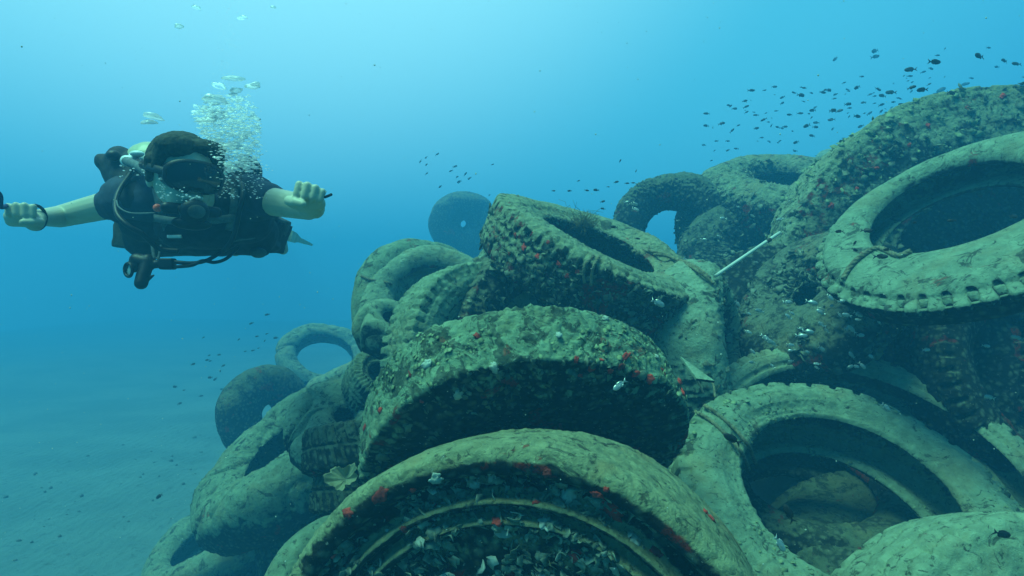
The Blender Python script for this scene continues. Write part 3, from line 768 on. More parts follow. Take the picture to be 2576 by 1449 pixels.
def voxel(name, build, size, mat, parent=None, smooth=4, disp=None):
    """One continuous surface round overlapping shapes."""
    bm = bmesh.new()
    me = bpy.data.meshes.new(name); V, F = [], []
    for prim in build:
        b2 = bmesh.new()
        if prim[0] == 'c':
            hull_capsule(b2, *prim[1:])
            loose = [v for v in b2.verts if not v.link_faces]
            bmesh.ops.delete(b2, geom=loose, context='VERTS')
        elif prim[0] == 'e': ellipsoid(b2, *prim[1:])
        elif prim[0] == 'b':      # rounded box: centre, half sizes, rotation
            bmesh.ops.create_cube(b2, size=2, matrix=Matrix.Translation(prim[1]) @ (prim[3].to_4x4() if len(prim) > 3 else Matrix.Identity(4)) @ Matrix.Diagonal((*prim[2], 1)))
        b2.verts.index_update(); b2.normal_update()
        bmesh.ops.recalc_face_normals(b2, faces=b2.faces)
        k = len(V); V += [v.co[:] for v in b2.verts]; F += [tuple(v.index + k for v in f.verts) for f in b2.faces]
        b2.free()
    bm.free()
    me.from_pydata(V, [], F); me.update()
    o = bpy.data.objects.new(name + '_tmp', me); COL.objects.link(o)
    r = o.modifiers.new('r', 'REMESH'); r.mode = 'VOXEL'; r.voxel_size = size; r.use_smooth_shade = True
    s = o.modifiers.new('s', 'SMOOTH'); s.factor = 0.5; s.iterations = smooth
    dg = bpy.context.evaluated_depsgraph_get()
    m2 = bpy.data.meshes.new_from_object(o.evaluated_get(dg)); m2.name = name
    bpy.data.objects.remove(o)
    if disp:
        n_ = len(m2.vertices); a = np.empty(n_ * 3, np.float32); m2.vertices.foreach_get('co', a); a = a.reshape(-1, 3)
        b = np.empty(n_ * 3, np.float32); m2.vertices.foreach_get('normal', b); b = b.reshape(-1, 3)
        a = a + b * disp(a.astype(float))[:, None]
        m2.vertices.foreach_set('co', a.astype(np.float32).ravel()); m2.update()
    m2.polygons.foreach_set('use_smooth', np.ones(len(m2.polygons), dtype=bool))
    m2.materials.clear(); m2.materials.append(mat)
    o = bpy.data.objects.new(name, m2); COL.objects.link(o)
    if parent: o.parent = parent
    return o

def lerp(a, b, t): return a * (1 - t) + b * t
M_skin, n, l, b = new_mat('skin')
b.inputs['Base Color'].default_value = (0.46, 0.44, 0.32, 1); b.inputs['Roughness'].default_value = 0.5
t = n.new('ShaderNodeTexCoord').outputs['Object']
l.new(n_mix(n, l, n_noise(n, l, t, 18), (0.40, 0.38, 0.26), (0.58, 0.56, 0.40)), b.inputs['Base Color'])
M_cloth = simple_mat('navy_shirt', (0.030, 0.045, 0.075), 0.85, 0.3, 30, 0.006, 28)
M_vest = simple_mat('black_vest_nylon', (0.012, 0.016, 0.022), 0.7, 0.5, 40, 0.005, 45)
M_rub = simple_mat('black_hose_rubber', (0.010, 0.012, 0.015), 0.45, 0.3, 40)
M_grey = simple_mat('grey_green_nylon', (0.07, 0.085, 0.08), 0.8, 0.4, 25, 0.005, 50)
M_hair = simple_mat('dark_hair', (0.035, 0.036, 0.022), 0.8, 0.6, 90, 0.006, 130)
M_metal = simple_mat('pale_metal', (0.75, 0.82, 0.78), 0.25, 0.1, 40)

sc_ = 1.0
shL, shR = P(318, 505, 1.90), P(640, 500, 1.88)
elL, elR = P(150, 545, 1.92), P(775, 522, 1.66)
wrL, wrR = P(92, 548, 1.73), P(790, 515, 1.50)
hd = P(462, 440, 1.66)
Fh = Vector((0.68, -0.72, -0.15)).normalized()
Xh = Fh.cross(Vector((0.03, 0, 1))).normalized(); Uh = Xh.cross(Fh).normalized()
RH = Matrix((Xh, -Fh, Uh)).transposed()      # head frame: x to the right of the picture, y back, z up
def H(x, f, u): return hd + Xh * x + Fh * f + Uh * u
chest = lerp(shL, shR, 0.5) + Vector((-0.01, 0.12, -0.03))
hips = Vector((-1.12, 2.42, 2.245))
body = [('c', shL + Vector((0.035, 0.03, -.01)), hips + Vector((-.09, 0, 0)), .075, .085), ('c', shR + Vector((-0.035, 0.03, -.01)), hips + Vector((.09, 0, 0)), .075, .085),
        ('c', chest, hips, .105, .10), ('c', shL, shR, .06, .06),
        ('c', chest + Vector((0, -.1, .04)), hd + Vector((-.01, .07, -.05)), .062, .056),
        ('e', hd, .076, .094, .098, RH), ('e', H(0, .045, -.055), .052, .055, .052, RH),
        ('e', H(-.078, -.01, -.015), .010, .018, .030, RH), ('e', H(.078, -.01, -.015), .010, .018, .030, RH),
        ('c', H(-.018, .098, -.058), H(.018, .098, -.058), .010, .010), ('e', H(0, .08, -.09), .022, .022, .020, RH),
        ('c', shL, elL, .047, .034), ('c', elL, wrL, .034, .022), ('c', shR, elR, .047, .034), ('c', elR, wrR, .034, .022)]
kL, kR = Vector((-1.36, 2.84, 2.25)), Vector((-1.13, 2.86, 2.26))
aL, aR = Vector((-1.50, 3.24, 2.30)), Vector((-1.25, 3.26, 2.31))
for k_, a_, hx in ((kL, aL, -.09), (kR, aR, .09)):
    body += [('c', hips + Vector((hx, 0, 0)), k_, .085, .055), ('c', k_, a_, .055, .036), ('c', a_, a_ + Vector((0, .07, -.10)), .036, .028)]

def fist(c, right, fwd, up, side):
    """Closed hand: four fingers rolled over the front, unequal, a thumb leaving the palm's side. side=+1: index finger to the right."""
    right, fwd, up = right.normalized(), fwd.normalized(), up.normalized()
    q = lambda x, f, u: c + (right * x * side + fwd * f + up * u) * .86
    R3 = Matrix((right, fwd, up)).transposed()
    pr = [('e', q(0, -.022, -.006), .041, .034, .026, R3), ('c', q(-.025, -.035, -.018), q(.028, -.035, -.016), .017, .018)]
    for x, k1, k2, k3, r in ((.033, .034, .026, .018, .0100), (.0115, .038, .029, .020, .0103), (-.0105, .035, .027, .019, .0098), (-.031, .028, .022, .016, .0088)):
        a0 = q(x * .95, -.012, .026 - abs(x) * .10); a1 = q(x, -.012 + k1, .024 - abs(x) * .12)
        a2 = q(x * .98, -.008 + k1, .022 - k2 - abs(x) * .1 + .0); a3 = q(x * .93, -.008 + k1 - k3, .018 - k2 - abs(x) * .1)
        pr += [('c', a0, a1, r * 1.0, r * .94), ('c', a1, a2, r * .94, r * .88), ('c', a2, a3, r * .88, r * .78)]
    pr += [('c', q(.036, -.045, -.018), q(.050, -.010, -.022), .014, .0125), ('c', q(.050, -.010, -.022), q(.030, .030, -.030), .0122, .0108), ('c', q(.030, .030, -.030), q(.008, .040, -.032), .0108, .009)]
    return pr
toC = lambda p: (Vector((0, 0, CZ)) - p).normalized()
hL, hR = P(52, 538, 1.67), P(778, 496, 1.43)
body += [('c', wrL, hL + Vector((.01, .035, -.02)), .022, .024), ('c', wrR, hR + Vector((.0, .040, -.022)), .022, .024)]
body += fist(hL, Vector((1, .45, -.02)), Vector((.55, -.8, .05)), Vector((0, 0, 1)), 1)
body += fist(hR, Vector((1, .05, -.28)), Vector((.30, -.9, .10)), Vector((.28, 0, 1)), -1)
person = voxel('person', body, 0.0030, M_skin, smooth=3)
tag(person, 'scuba diver swimming with arms spread and fists closed, in dark shirt, vest and mask', 'person')

# shirt: body + short sleeves
slL, slR = lerp(shL, elL, .24), lerp(shR, elR, .34)
shirt = [('c', shL, slL, .056, .049), ('c', shR, slR, .058, .052), ('c', shL, shR, .075, .075),
         ('c', shL + Vector((0.035, 0.03, -.01)), hips + Vector((-.09, 0, 0)), .083, .093), ('c', shR + Vector((-0.035, 0.03, -.01)), hips + Vector((.09, 0, 0)), .083, .093), ('c', chest, hips, .115, .108), ('c', chest + Vector((0, -.12, .03)), chest, .085, .10)]
voxel('shirt', shirt, 0.006, M_cloth, person, 5, lambda a: 0.006 * fbm(a * 14, 5, 3))
voxel('shorts', [('c', hips + Vector((-.09, 0, 0)), lerp(hips + Vector((-.09, 0, 0)), kL, .75), .10, .078), ('c', hips + Vector((.09, 0, 0)), lerp(hips + Vector((.09, 0, 0)), kR, .75), .10, .078)], 0.008, M_cloth, person, 4, lambda a: 0.006 * fbm(a * 12, 6, 3))

# buoyancy vest with its lobes and pockets
vest = [('c', P(300, 402, 1.98), P(335, 480, 1.95), .042, .060), ('c', P(258, 405, 1.98), P(330, 490, 1.96), .024, .050), ('c', P(290, 388, 2.0), P(350, 420, 1.98), .020, .05),
        ('e', P(624, 440, 1.93), .042, .05, .062), ('c', P(620, 450, 1.95), P(618, 500, 1.93), .045, .055),
        ('c', P(345, 500, 1.88), P(370, 600, 2.02), .062, .070), ('c', P(600, 495, 1.86), P(640, 585, 2.02), .066, .075),
        ('c', P(370, 545, 1.95), P(620, 545, 1.93), .085, .085), ('c', P(380, 590, 2.02), P(640, 588, 2.02), .075, .070),
        ('c', P(450, 570, 1.90), P(560, 570, 1.90), .07, .07), ('b', P(680, 590, 2.12), (.045, .07, .055), Matrix.Rotation(.35, 3, 'Y')), ('b', P(655, 615, 2.06), (.05, .05, .022), Matrix.Rotation(-.2, 3, 'Y')),
        ('c', P(560, 610, 2.0), P(660, 622, 2.02), .035, .03), ('c', P(415, 612, 2.0), P(560, 616, 2.0), .03, .035)]
vst = voxel('buoyancy_vest', vest, 0.006, M_vest, person, 3, lambda a: 0.006 * fbm(a * 11, 8, 3) + 0.002 * noise(a * 45, 3))
vst['label'] = 'black buoyancy vest with pockets'
voxel('pocket', [('b', P(342, 590, 2.04), (.048, .05, .050), Matrix.Rotation(.12, 3, 'Y')), ('b', P(372, 612, 2.02), (.045, .03, .022), Matrix.Rotation(.1, 3, 'Y'))], 0.006, M_grey, vst, 3, lambda a: 0.005 * fbm(a * 15, 9, 3))
voxel('pocket', [('b', P(688, 575, 2.10), (.032, .05, .045), Matrix.Rotation(.45, 3, 'Y'))], 0.006, M_grey, vst, 3, lambda a: 0.005 * fbm(a * 15, 10, 3))
def strap(pts, wdt, mat, name, th=.004, parent=None):
    path = catmull([np.array(p) for p in pts], 10); V, F = [], []
    for i, p in enumerate(path):
        t_ = path[min(i + 1, len(path) - 1)] - path[max(i - 1, 0)]; t_ /= np.linalg.norm(t_)
        vw = p - np.array([0, 0, CZ]); vw /= np.linalg.norm(vw)
        s = np.cross(t_, vw); s /= np.linalg.norm(s)
        V += [tuple(p + s * wdt / 2), tuple(p - s * wdt / 2), tuple(p - s * wdt / 2 + vw * th), tuple(p + s * wdt / 2 + vw * th)]
    for i in range(len(path) - 1):
        for k in range(4):
            F.append((i*4+k, i*4+(k+1) % 4, i*4+4+(k+1) % 4, i*4+4+k))
    F += [(0, 1, 2, 3), (len(V)-1, len(V)-2, len(V)-3, len(V)-4)]
    return link_mesh(name, V, F, mat, parent)
M_strap = simple_mat('grey_webbing', (0.10, 0.13, 0.13), 0.7, 0.3, 60)
strap([P(385, 548, 1.80), P(440, 556, 1.78), P(520, 556, 1.77), P(600, 546, 1.79)], .022, M_strap, 'chest_strap', parent=vst)
strap([P(400, 594, 1.86), P(470, 602, 1.86), P(560, 600, 1.87), P(640, 590, 1.9)], .028, M_strap, 'waist_strap', parent=vst)
strap([P(390, 470, 1.82), P(402, 520, 1.80), P(420, 580, 1.84)], .020, M_strap, 'shoulder_strap', parent=vst)
strap([P(590, 470, 1.80), P(588, 520, 1.78), P(575, 580, 1.84)], .020, M_strap, 'shoulder_strap', parent=vst)
voxel('buckle', [('b', P(440, 595, 1.84), (.022, .006, .005))], 0.003, M_metal, vst, 1)
voxel('buckle', [('b', P(500, 557, 1.755), (.014, .006, .004))], 0.003, M_metal, vst, 1)
voxel('d_ring', [('c', P(427, 517, 1.70), P(466, 510, 1.68), .0045, .0045)], 0.002, M_metal, vst, 1)
voxel('pull_knob', [('e', P(396, 523, 1.70), .0115, .0115, .0115)], 0.002, simple_mat('orange_red_plastic', (0.95, 0.14, 0.08), 0.4, 0.1), vst, 1)
voxel('dump_valve', [('e', P(650, 636, 1.98), .026, .026, .017)], 0.003, M_grey, vst, 2)

# hair
hair = [('e', H(0, -.026, .032), .088, .093, .086, RH), ('e', H(-.036, .046, .077), .052, .045, .024, RH), ('e', H(.036, .046, .070), .052, .045, .034, RH),
        ('c', H(-.080, .005, .03), H(-.080, .0, -.02), .018, .012), ('c', H(.080, .005, .03), H(.080, .0, -.02), .018, .012), ('c', H(-.066, .045, .055), H(-.076, .035, .01), .022, .012), ('c', H(.066, .045, .055), H(.076, .035, .01), .022, .012)]
voxel('hair', hair, 0.0035, M_hair, person, 2, lambda a: 0.0015 * fbm(a * np.array([20, 20, 50]), 11, 3) + 0.0018 * noise(a * 170, 4))

# mask: rubber skirt, one wide lens, strap
def superellipse(a, w_, h_):
    c, s = math.cos(a), math.sin(a)
    return w_ * abs(c) ** .8 * (1 if c > 0 else -1), h_ * abs(s) ** .8 * (1 if s > 0 else -1)
V, F = [], []
rings = [(.070, .039, .050), (.072, .041, .070), (.071, .041, .100), (.074, .044, .106), (.074, .044, .113), (.066, .037, .115)]
na = 64
for w_, h_, f_ in rings:
    for j in range(na):
        x, u = superellipse(2 * math.pi * j / na, w_, h_)
        drop = -0.012 * max(0, 1 - abs(x) / .03) if u < 0 else 0
        V.append(H(x, f_ - .9 * x * x * 3, u - .004 + drop * 0 + (.010 if abs(x) < .02 and u < 0 else 0)))
for i in range(len(rings) - 1):
    for j in range(na):
        F.append((i*na+j, i*na+(j+1) % na, (i+1)*na+(j+1) % na, (i+1)*na+j))
mask = link_mesh('dive_mask', [tuple(v) for v in V], F, M_rub, person)
m2, n, l, b = new_mat('mask_glass'); b.inputs['Base Color'].default_value = (0.008, 0.012, 0.016, 1); b.inputs['Roughness'].default_value = 0.08; b.inputs['Specular IOR Level'].default_value = 0.6
V = [tuple(H(superellipse(2 * math.pi * j / na, .0675, .0385)[0], .1125 - 2.7 * superellipse(2 * math.pi * j / na, .0675, .0385)[0] ** 2, superellipse(2 * math.pi * j / na, .0675, .0385)[1] - .004)) for j in range(na)]
V += [tuple(H(superellipse(2 * math.pi * j / na, .035, .018)[0], .1155 - 2.7 * .04 ** 2 * .3, superellipse(2 * math.pi * j / na, .04, .02)[1] - .004)) for j in range(na)] + [tuple(H(0, .116, -.004))]
F = [(j, (j+1) % na, na+(j+1) % na, na+j) for j in range(na)] + [(na+j, na+(j+1) % na, 2*na) for j in range(na)]
link_mesh('lens', V, F, m2, mask)
for sd in (-1, 1):
    strap([H(sd * .069, .088, .0), H(sd * .086, .04, .006), H(sd * .094, -.02, .012), H(sd * .070, -.085, .02)], .020, M_rub, 'strap', parent=mask)

# fins
M_fin = simple_mat('pale_fin', (0.42, 0.50, 0.38), 0.6, 0.2, 30)
def fin(a_, dirv, wd, rollv):
    dv = dirv.normalized(); sv = dv.cross(rollv).normalized(); nv_ = sv.cross(dv)
    V, F = [], []
    prof = [(0, .045, .03), (.08, .055, .028), (.16, .07, .012), (.3, wd, .007), (.44, wd * 1.12, .005), (.50, wd * 1.0, .004)]
    for x, w_, t_ in prof:
        for s, q in ((-1, 1), (1, 1), (1, -1), (-1, -1)):
            V.append(tuple(a_ + dv * x + sv * s * w_ + nv_ * q * t_))
    for i in range(len(prof) - 1):
        for k in range(4): F.append((i*4+k, i*4+(k+1) % 4, i*4+4+(k+1) % 4, i*4+4+k))
    F += [(0, 1, 2, 3), tuple(range(len(V) - 4, len(V)))]
    o = link_mesh('fin', V, F, M_fin, person, smooth=False)
fin(aL + Vector((0, .02, -.04)), Vector((-.1, .9, .1)), .09, Vector((0, 0, 1)))
fin(aR + Vector((.02, .02, -.02)), Vector((-.20, .9, .0)), .10, Vector((.3, -.2, 1)))

# wrist strap of the left hand
tube('wrist_strap', [wrL + Vector((.005 + 0.03 * math.cos(a) * .3, -.01 + 0.03 * math.cos(a) * .9, 0.034 * math.sin(a))) for a in np.linspace(0, 2 * math.pi, 30)], .0045, M_rub, person)

# ---- gear: tank, regulator, light, pointer
M_tank = simple_mat('pale_yellow_tank', (0.46, 0.50, 0.30), 0.35, 0.1, 30)
tank = voxel('scuba_tank', [('c', P(382, 424, 2.02), hips + Vector((-.03, .02, .17)), .088, .088)], 0.007, M_tank, None, 2)
tag(tank, 'pale yellow scuba tank on the diver, its shoulder showing beside his hair', 'scuba tank')
voxel('valve', [('c', P(338, 392, 1.90), P(375, 402, 1.90), .016, .018), ('c', P(318, 405, 1.88), P(345, 400, 1.88), .018, .012), ('e', P(345, 387, 1.86), .022, .016, .010)], 0.003, M_metal, tank, 2)
voxel('valve_knob', [('e', P(285, 392, 1.92), .022, .02, .018)], 0.004, M_rub, tank, 2)

reg = voxel('regulator', [('e', H(.0, .118, -.092), .037, .022, .032, RH), ('c', H(-.060, .095, -.090), H(.060, .095, -.090), .015, .015), ('e', H(0, .10, -.125), .050, .022, .018, RH), ('c', H(0, .09, -.07), H(0, .11, -.08), .016, .018)], 0.0028, M_rub, None, 2)
tag(reg, 'black breathing regulator in the diver mouth with hoses curving behind', 'regulator')
voxel('purge_cover', [('e', H(.0, .136, -.092), .022, .007, .018, RH)], 0.002, M_grey, reg, 1)
tube('hose', catmull([H(-.05, .10, -.095), P(400, 470, 1.66), P(368, 425, 1.74), P(345, 402, 1.86)], 14), .0065, M_rub, reg)
tube('hose', catmull([P(350, 410, 1.86), P(300, 480, 1.80), P(292, 530, 1.74), P(318, 565, 1.72), P(360, 590, 1.74), P(400, 625, 1.78), P(450, 632, 1.8)], 14), .0075, M_rub, reg)
tube('hose', catmull([P(560, 420, 1.9), P(610, 470, 1.78), P(600, 540, 1.74), P(585, 600, 1.78), P(560, 632, 1.8)], 14), .0070, M_rub, reg)
tube('inflator_hose', catmull([P(318, 405, 1.86), P(350, 420, 1.76), P(385, 445, 1.68), P(405, 465, 1.66), P(412, 490, 1.68)], 14), .013, M_strap, reg)
tube('bungee', catmull([P(293, 505, 1.76), P(300, 522, 1.74), P(330, 536, 1.73), P(390, 536, 1.72)], 10), .0022, M_strap, reg)

light = voxel('dive_light', [('c', P(345, 655, 1.82), P(372, 662, 1.82), .022, .024), ('c', P(372, 655, 1.82), P(362, 690, 1.80), .020, .018), ('c', P(360, 692, 1.80), P(355, 712, 1.79), .019, .019),
                              ('c', P(385, 665, 1.82), P(430, 662, 1.82), .013, .013), ('b', P(422, 664, 1.82), (.020, .014, .017)), ('c', P(375, 700, 1.8), P(387, 692, 1.8), .006, .003), ('c', P(330, 672, 1.81), P(350, 668, 1.82), .018, .018)], 0.0032, M_rub, None, 2)
tag(light, 'black dive light with a round lens hanging under the diver', 'dive light')
lc = P(323, 679, 1.79); ld = (Vector((-0.45, -0.85, -0.05))).normalized()
lx = ld.cross(Vector((0, 0, 1))).normalized(); lz = lx.cross(ld)
tube('lens_ring', [lc + (lx * math.cos(a) + lz * math.sin(a)) * .0195 for a in np.linspace(0, 2 * math.pi, 40)], .0045, M_rub, light)
V = [tuple(lc)] + [tuple(lc + (lx * math.cos(a) + lz * math.sin(a)) * .0185 + ld * -.004) for a in np.linspace(0, 2 * math.pi, 32, endpoint=False)]
link_mesh('lens', V, [(0, 1 + k, 1 + (k + 1) % 32) for k in range(32)], simple_mat('lens_glass', (0.35, 0.50, 0.46), 0.15, 0.1), light)
tube('cable', catmull([P(430, 658, 1.82), P(480, 662, 1.82), P(520, 655, 1.83), P(560, 632, 1.86), P(590, 615, 1.92)], 12), .0060, M_rub, light)
tube('cable', catmull([P(430, 672, 1.82), P(480, 668, 1.81), P(510, 656, 1.82), P(540, 660, 1.84), P(570, 650, 1.87), P(600, 622, 1.92)], 12), .0052, M_rub, light)
voxel('lanyard', [('c', P(383, 612, 1.84), P(388, 650, 1.82), .006, .005), ('c', P(405, 618, 1.84), P(398, 652, 1.82), .004, .004)], 0.0025, M_strap, light, 1)

st = tube('pointer_stick', catmull([hR + Vector((.0, -.015, .0)), P(812, 494, 1.42), P(817, 496, 1.42), P(834, 489, 1.41)], 4), .0032, M_rub, label='thin black stick poking out of the diver fist on the right', cat='stick')
st2 = tube('hand_strap', catmull([hL + Vector((-.02, -.02, .02)), P(2, 520, 1.6), P(0, 492, 1.58), P(-20, 470, 1.56)], 6), .006, simple_mat('blue_strap', (0.01, 0.03, 0.12), 0.7, 0.2), label='dark blue strap held in the diver fist at the left edge', cat='strap')
# ------------------------------------------------------------------ bubbles
m, n, l, b = new_mat('bubble')
out = n['Material Output']; n.remove(b)
lw = n.new('ShaderNodeLayerWeight'); lw.inputs['Blend'].default_value = 0.45
gl = n.new('ShaderNodeBsdfGlossy'); gl.inputs['Roughness'].default_value = 0.25; gl.inputs['Color'].default_value = (0.98, 1, 1, 1)
df = n.new('ShaderNodeBsdfTranslucent'); df.inputs['Color'].default_value = (0.98, 1, 1, 1)
tr = n.new('ShaderNodeBsdfTransparent')
m1 = n.new('ShaderNodeMixShader'); m1.inputs[0].default_value = 0.7
l.new(gl.outputs[0], m1.inputs[1]); l.new(df.outputs[0], m1.inputs[2])
m2_ = n.new('ShaderNodeMixShader')
l.new(n_map(n, l, lw.outputs['Facing'], 0.10, 0.75, 0.12, 0.95), m2_.inputs[0])
l.new(tr.outputs[0], m2_.inputs[1]); l.new(m1.outputs[0], m2_.inputs[2]); l.new(m2_.outputs[0], out.inputs['Surface'])
M_bub = m
m, n, l, b = new_mat('air_cap')
out = n['Material Output']; n.remove(b)
df = n.new('ShaderNodeBsdfDiffuse'); df.inputs['Color'].default_value = (0.98, 0.96, 1, 1)
tl = n.new('ShaderNodeBsdfTranslucent'); tl.inputs['Color'].default_value = (0.98, 0.99, 1, 1)
gl = n.new('ShaderNodeBsdfGlossy'); gl.inputs['Roughness'].default_value = 0.32
a1 = n.new('ShaderNodeMixShader'); a1.inputs[0].default_value = 0.65; l.new(df.outputs[0], a1.inputs[1]); l.new(tl.outputs[0], a1.inputs[2])
a2 = n.new('ShaderNodeMixShader'); a2.inputs[0].default_value = 0.2; l.new(a1.outputs[0], a2.inputs[1]); l.new(gl.outputs[0], a2.inputs[2]); tp = n.new('ShaderNodeBsdfTransparent'); a3 = n.new('ShaderNodeMixShader'); a3.inputs[0].default_value = 0.28; l.new(a2.outputs[0], a3.inputs[1]); l.new(tp.outputs[0], a3.inputs[2]); l.new(a3.outputs[0], out.inputs['Surface'])
M_cap = m

def cap_mesh(seed_, lobes=0.25, flat=0.36):
    bm = bmesh.new(); bmesh.ops.create_icosphere(bm, subdivisions=3, radius=1)
    co = np.array([v.co[:] for v in bm.verts]); F = [tuple(v.index for v in f.verts) for f in bm.faces]; bm.free()
    r = 1 + lobes * noise(co * 1.3 + seed_ * 3.3, seed_) + .06 * noise(co * 4 + seed_, seed_ + 1)
    co = co * r[:, None]; z = co[:, 2]
    co[:, 2] = np.where(z > 0, z * flat, z * flat * 0.12 + 0.10 * flat * (co[:, 0] ** 2))
    F = np.array(F); F = F[z[F].max(1) > -0.02]
    return co, F
caps = []
for k in range(8):
    co, F = cap_mesh(k + 1, 0.3 + .1 * (k % 3), (.5, .5, .45, .6)[k % 4])
    me = None
    o = link_mesh('air_bubble', co, F, M_bub if k % 4 == 1 else M_cap)
    caps.append(o)
protos_used = set()
def bubble(k, loc, s, label, grp, white=False):
    pr = caps[k]
    if k in protos_used:
        o = pr.copy(); COL.objects.link(o)
    else:
        o = pr; protos_used.add(k)
    o.location = loc; o.scale = (s, s, s * rng.uniform(.8, 1.3)); o.rotation_euler = (rng.uniform(-.2, .2), rng.uniform(-.1, .35), rng.uniform(0, 6))
    tag(o, label, 'bubble', grp)
for cx, cy, wd, k, lab in ((905, 722, 160, 0, 'topmost big white domed bubble of the dense plume above the diver'), (1085, 790, 120, 2, 'white domed bubble at the upper right of the plume'),
                      (780, 785, 105, 1, 'see through wobbling bubble left of the topmost big one'), (740, 922, 190, 4, 'long bean shaped white bubble at the upper left of the plume'),
                      (180, 1067, 150, 6, 'white lens shaped bubble alone left above the diver hair'), (150, 1120, 125, 3, 'clear bubble just under the lone white lens shaped one'),
                      (660, 1100, 165, 0, 'bright white bubble in the middle of the dense plume'), (780, 1045, 115, 2, 'small white bubble right above the bright middle one in the plume'),
                      (870, 1335, 190, 4, 'large bright bubble at the right edge of the diver hair'), (985, 1255, 110, 5, 'clear round bubble above the large one by the hair'),
                      (930, 825, 95, 6, 'flat white bubble below the topmost big one'), (905, 860, 60, 0, 'little white bubble below the flat one near the plume top'),
                      (565, 72, 65, 1, 'small flat bubble high up near the top edge of the water'), (415, 243, 65, 3, 'small flat bubble alone, far left of the thin upper column'),
                      (985, 165, 70, 5, 'pale flat bubble in the thin upper column'), (1265, 70, 45, 7, 'tiny bubble right of the thin column near the top edge')):
    u, v = 335.4 + .2778 * cx, .2778 * cy
    d = 1.68
    bubble(k, P(u, v, d), wd * 1.12 * .2778 / FPX * d / 2, lab, 'air bubbles rising from the diver')
def plume_pt():
    while True:
        cx, cy = rng.uniform(430, 1160), rng.uniform(860, 1560)
        lo = 1010 - (cy < 1000) * 0 if False else 0
        left = 560 + abs(cy - 1020) * (0.30 if cy > 1020 else 0.9); 
        if cy > 1250: left = 640 + (cy - 1250) * .6
        right = 1050 + min(100, max(0, cy - 900) * .4)
        left += rng.normal(0, 22); right += rng.normal(-25, 38)
        if left < cx < right and rng.random() < (0.55 + 0.45 * (cy > 980)): return cx, cy
for i in range(210):
    cx, cy = plume_pt(); u, v = 335.4 + .2778 * cx, .2778 * cy; d = rng.uniform(1.58, 1.86)
    bubble(int(rng.integers(8)), P(u, v, d), rng.uniform(2.5, 5) * rng.uniform(1, 2.2) / FPX * d, 'small air bubble in the dense plume above the diver', 'small air bubbles in the dense plume')
# the froth between them and the thin column above: past counting
V, F = [], []
bco, bF = cap_mesh(31, .5, .5)
bm = bmesh.new(); bmesh.ops.create_icosphere(bm, subdivisions=1, radius=1)
ico = np.array([v.co[:] for v in bm.verts]); icF = np.array([[v.index for v in f.verts] for f in bm.faces]); bm.free()
icH = icF[ico[icF][:, :, 2].mean(1) > -0.1]
cnt = 0
for i in range(3150):
    if i < 2500: cx, cy = plume_pt(); s = .6 + 4.6 * rng.random() ** 2.6
    elif i < 2800:
        cy = rng.uniform(1350, 1800); cx = rng.choice([rng.normal(1090, 60), rng.normal(860 - (cy - 1350) * .1 if cy > 1500 else 1000, 60)]); s = rng.uniform(.8, 2.2)
    else:
        cy = rng.uniform(-60, 880); cx = 860 + .10 * (440 - cy) * 1 + rng.normal(0, 75); s = rng.uniform(.4, 1.0)
    u, v = 335.4 + .2778 * cx, .2778 * cy; d = rng.uniform(1.55, 1.85)
    sc = s / FPX * d
    c = ico * np.array([sc * rng.uniform(1, 2), sc, sc * .7]) + np.array(P(u, v, d))
    V.append(c); F.append(icH + cnt); cnt += len(ico)
for i in range(110):      # bits of air about the mask, the mouth and the tank valve
    u, v, d = [(rng.normal(410, 9), rng.uniform(440, 500), 1.56), (rng.uniform(560, 600), rng.uniform(410, 500), 1.58), (rng.normal(455, 22), rng.normal(490, 9), 1.50), (rng.uniform(300, 400), rng.normal(430, 12), 1.66)][i % 4]
    sc = rng.uniform(.8, 2.6) / FPX * d
    V.append(ico * np.array([sc * 1.6, sc, sc * .8]) + np.array(P(u, v, d))); F.append(icF + cnt); cnt += len(ico)
fr = link_mesh('bubble_froth', np.vstack(V), np.vstack(F), M_cap)
tag(fr, 'fine white froth of exhaled air rising past the diver', kind='stuff')
fr['category'] = 'bubbles'

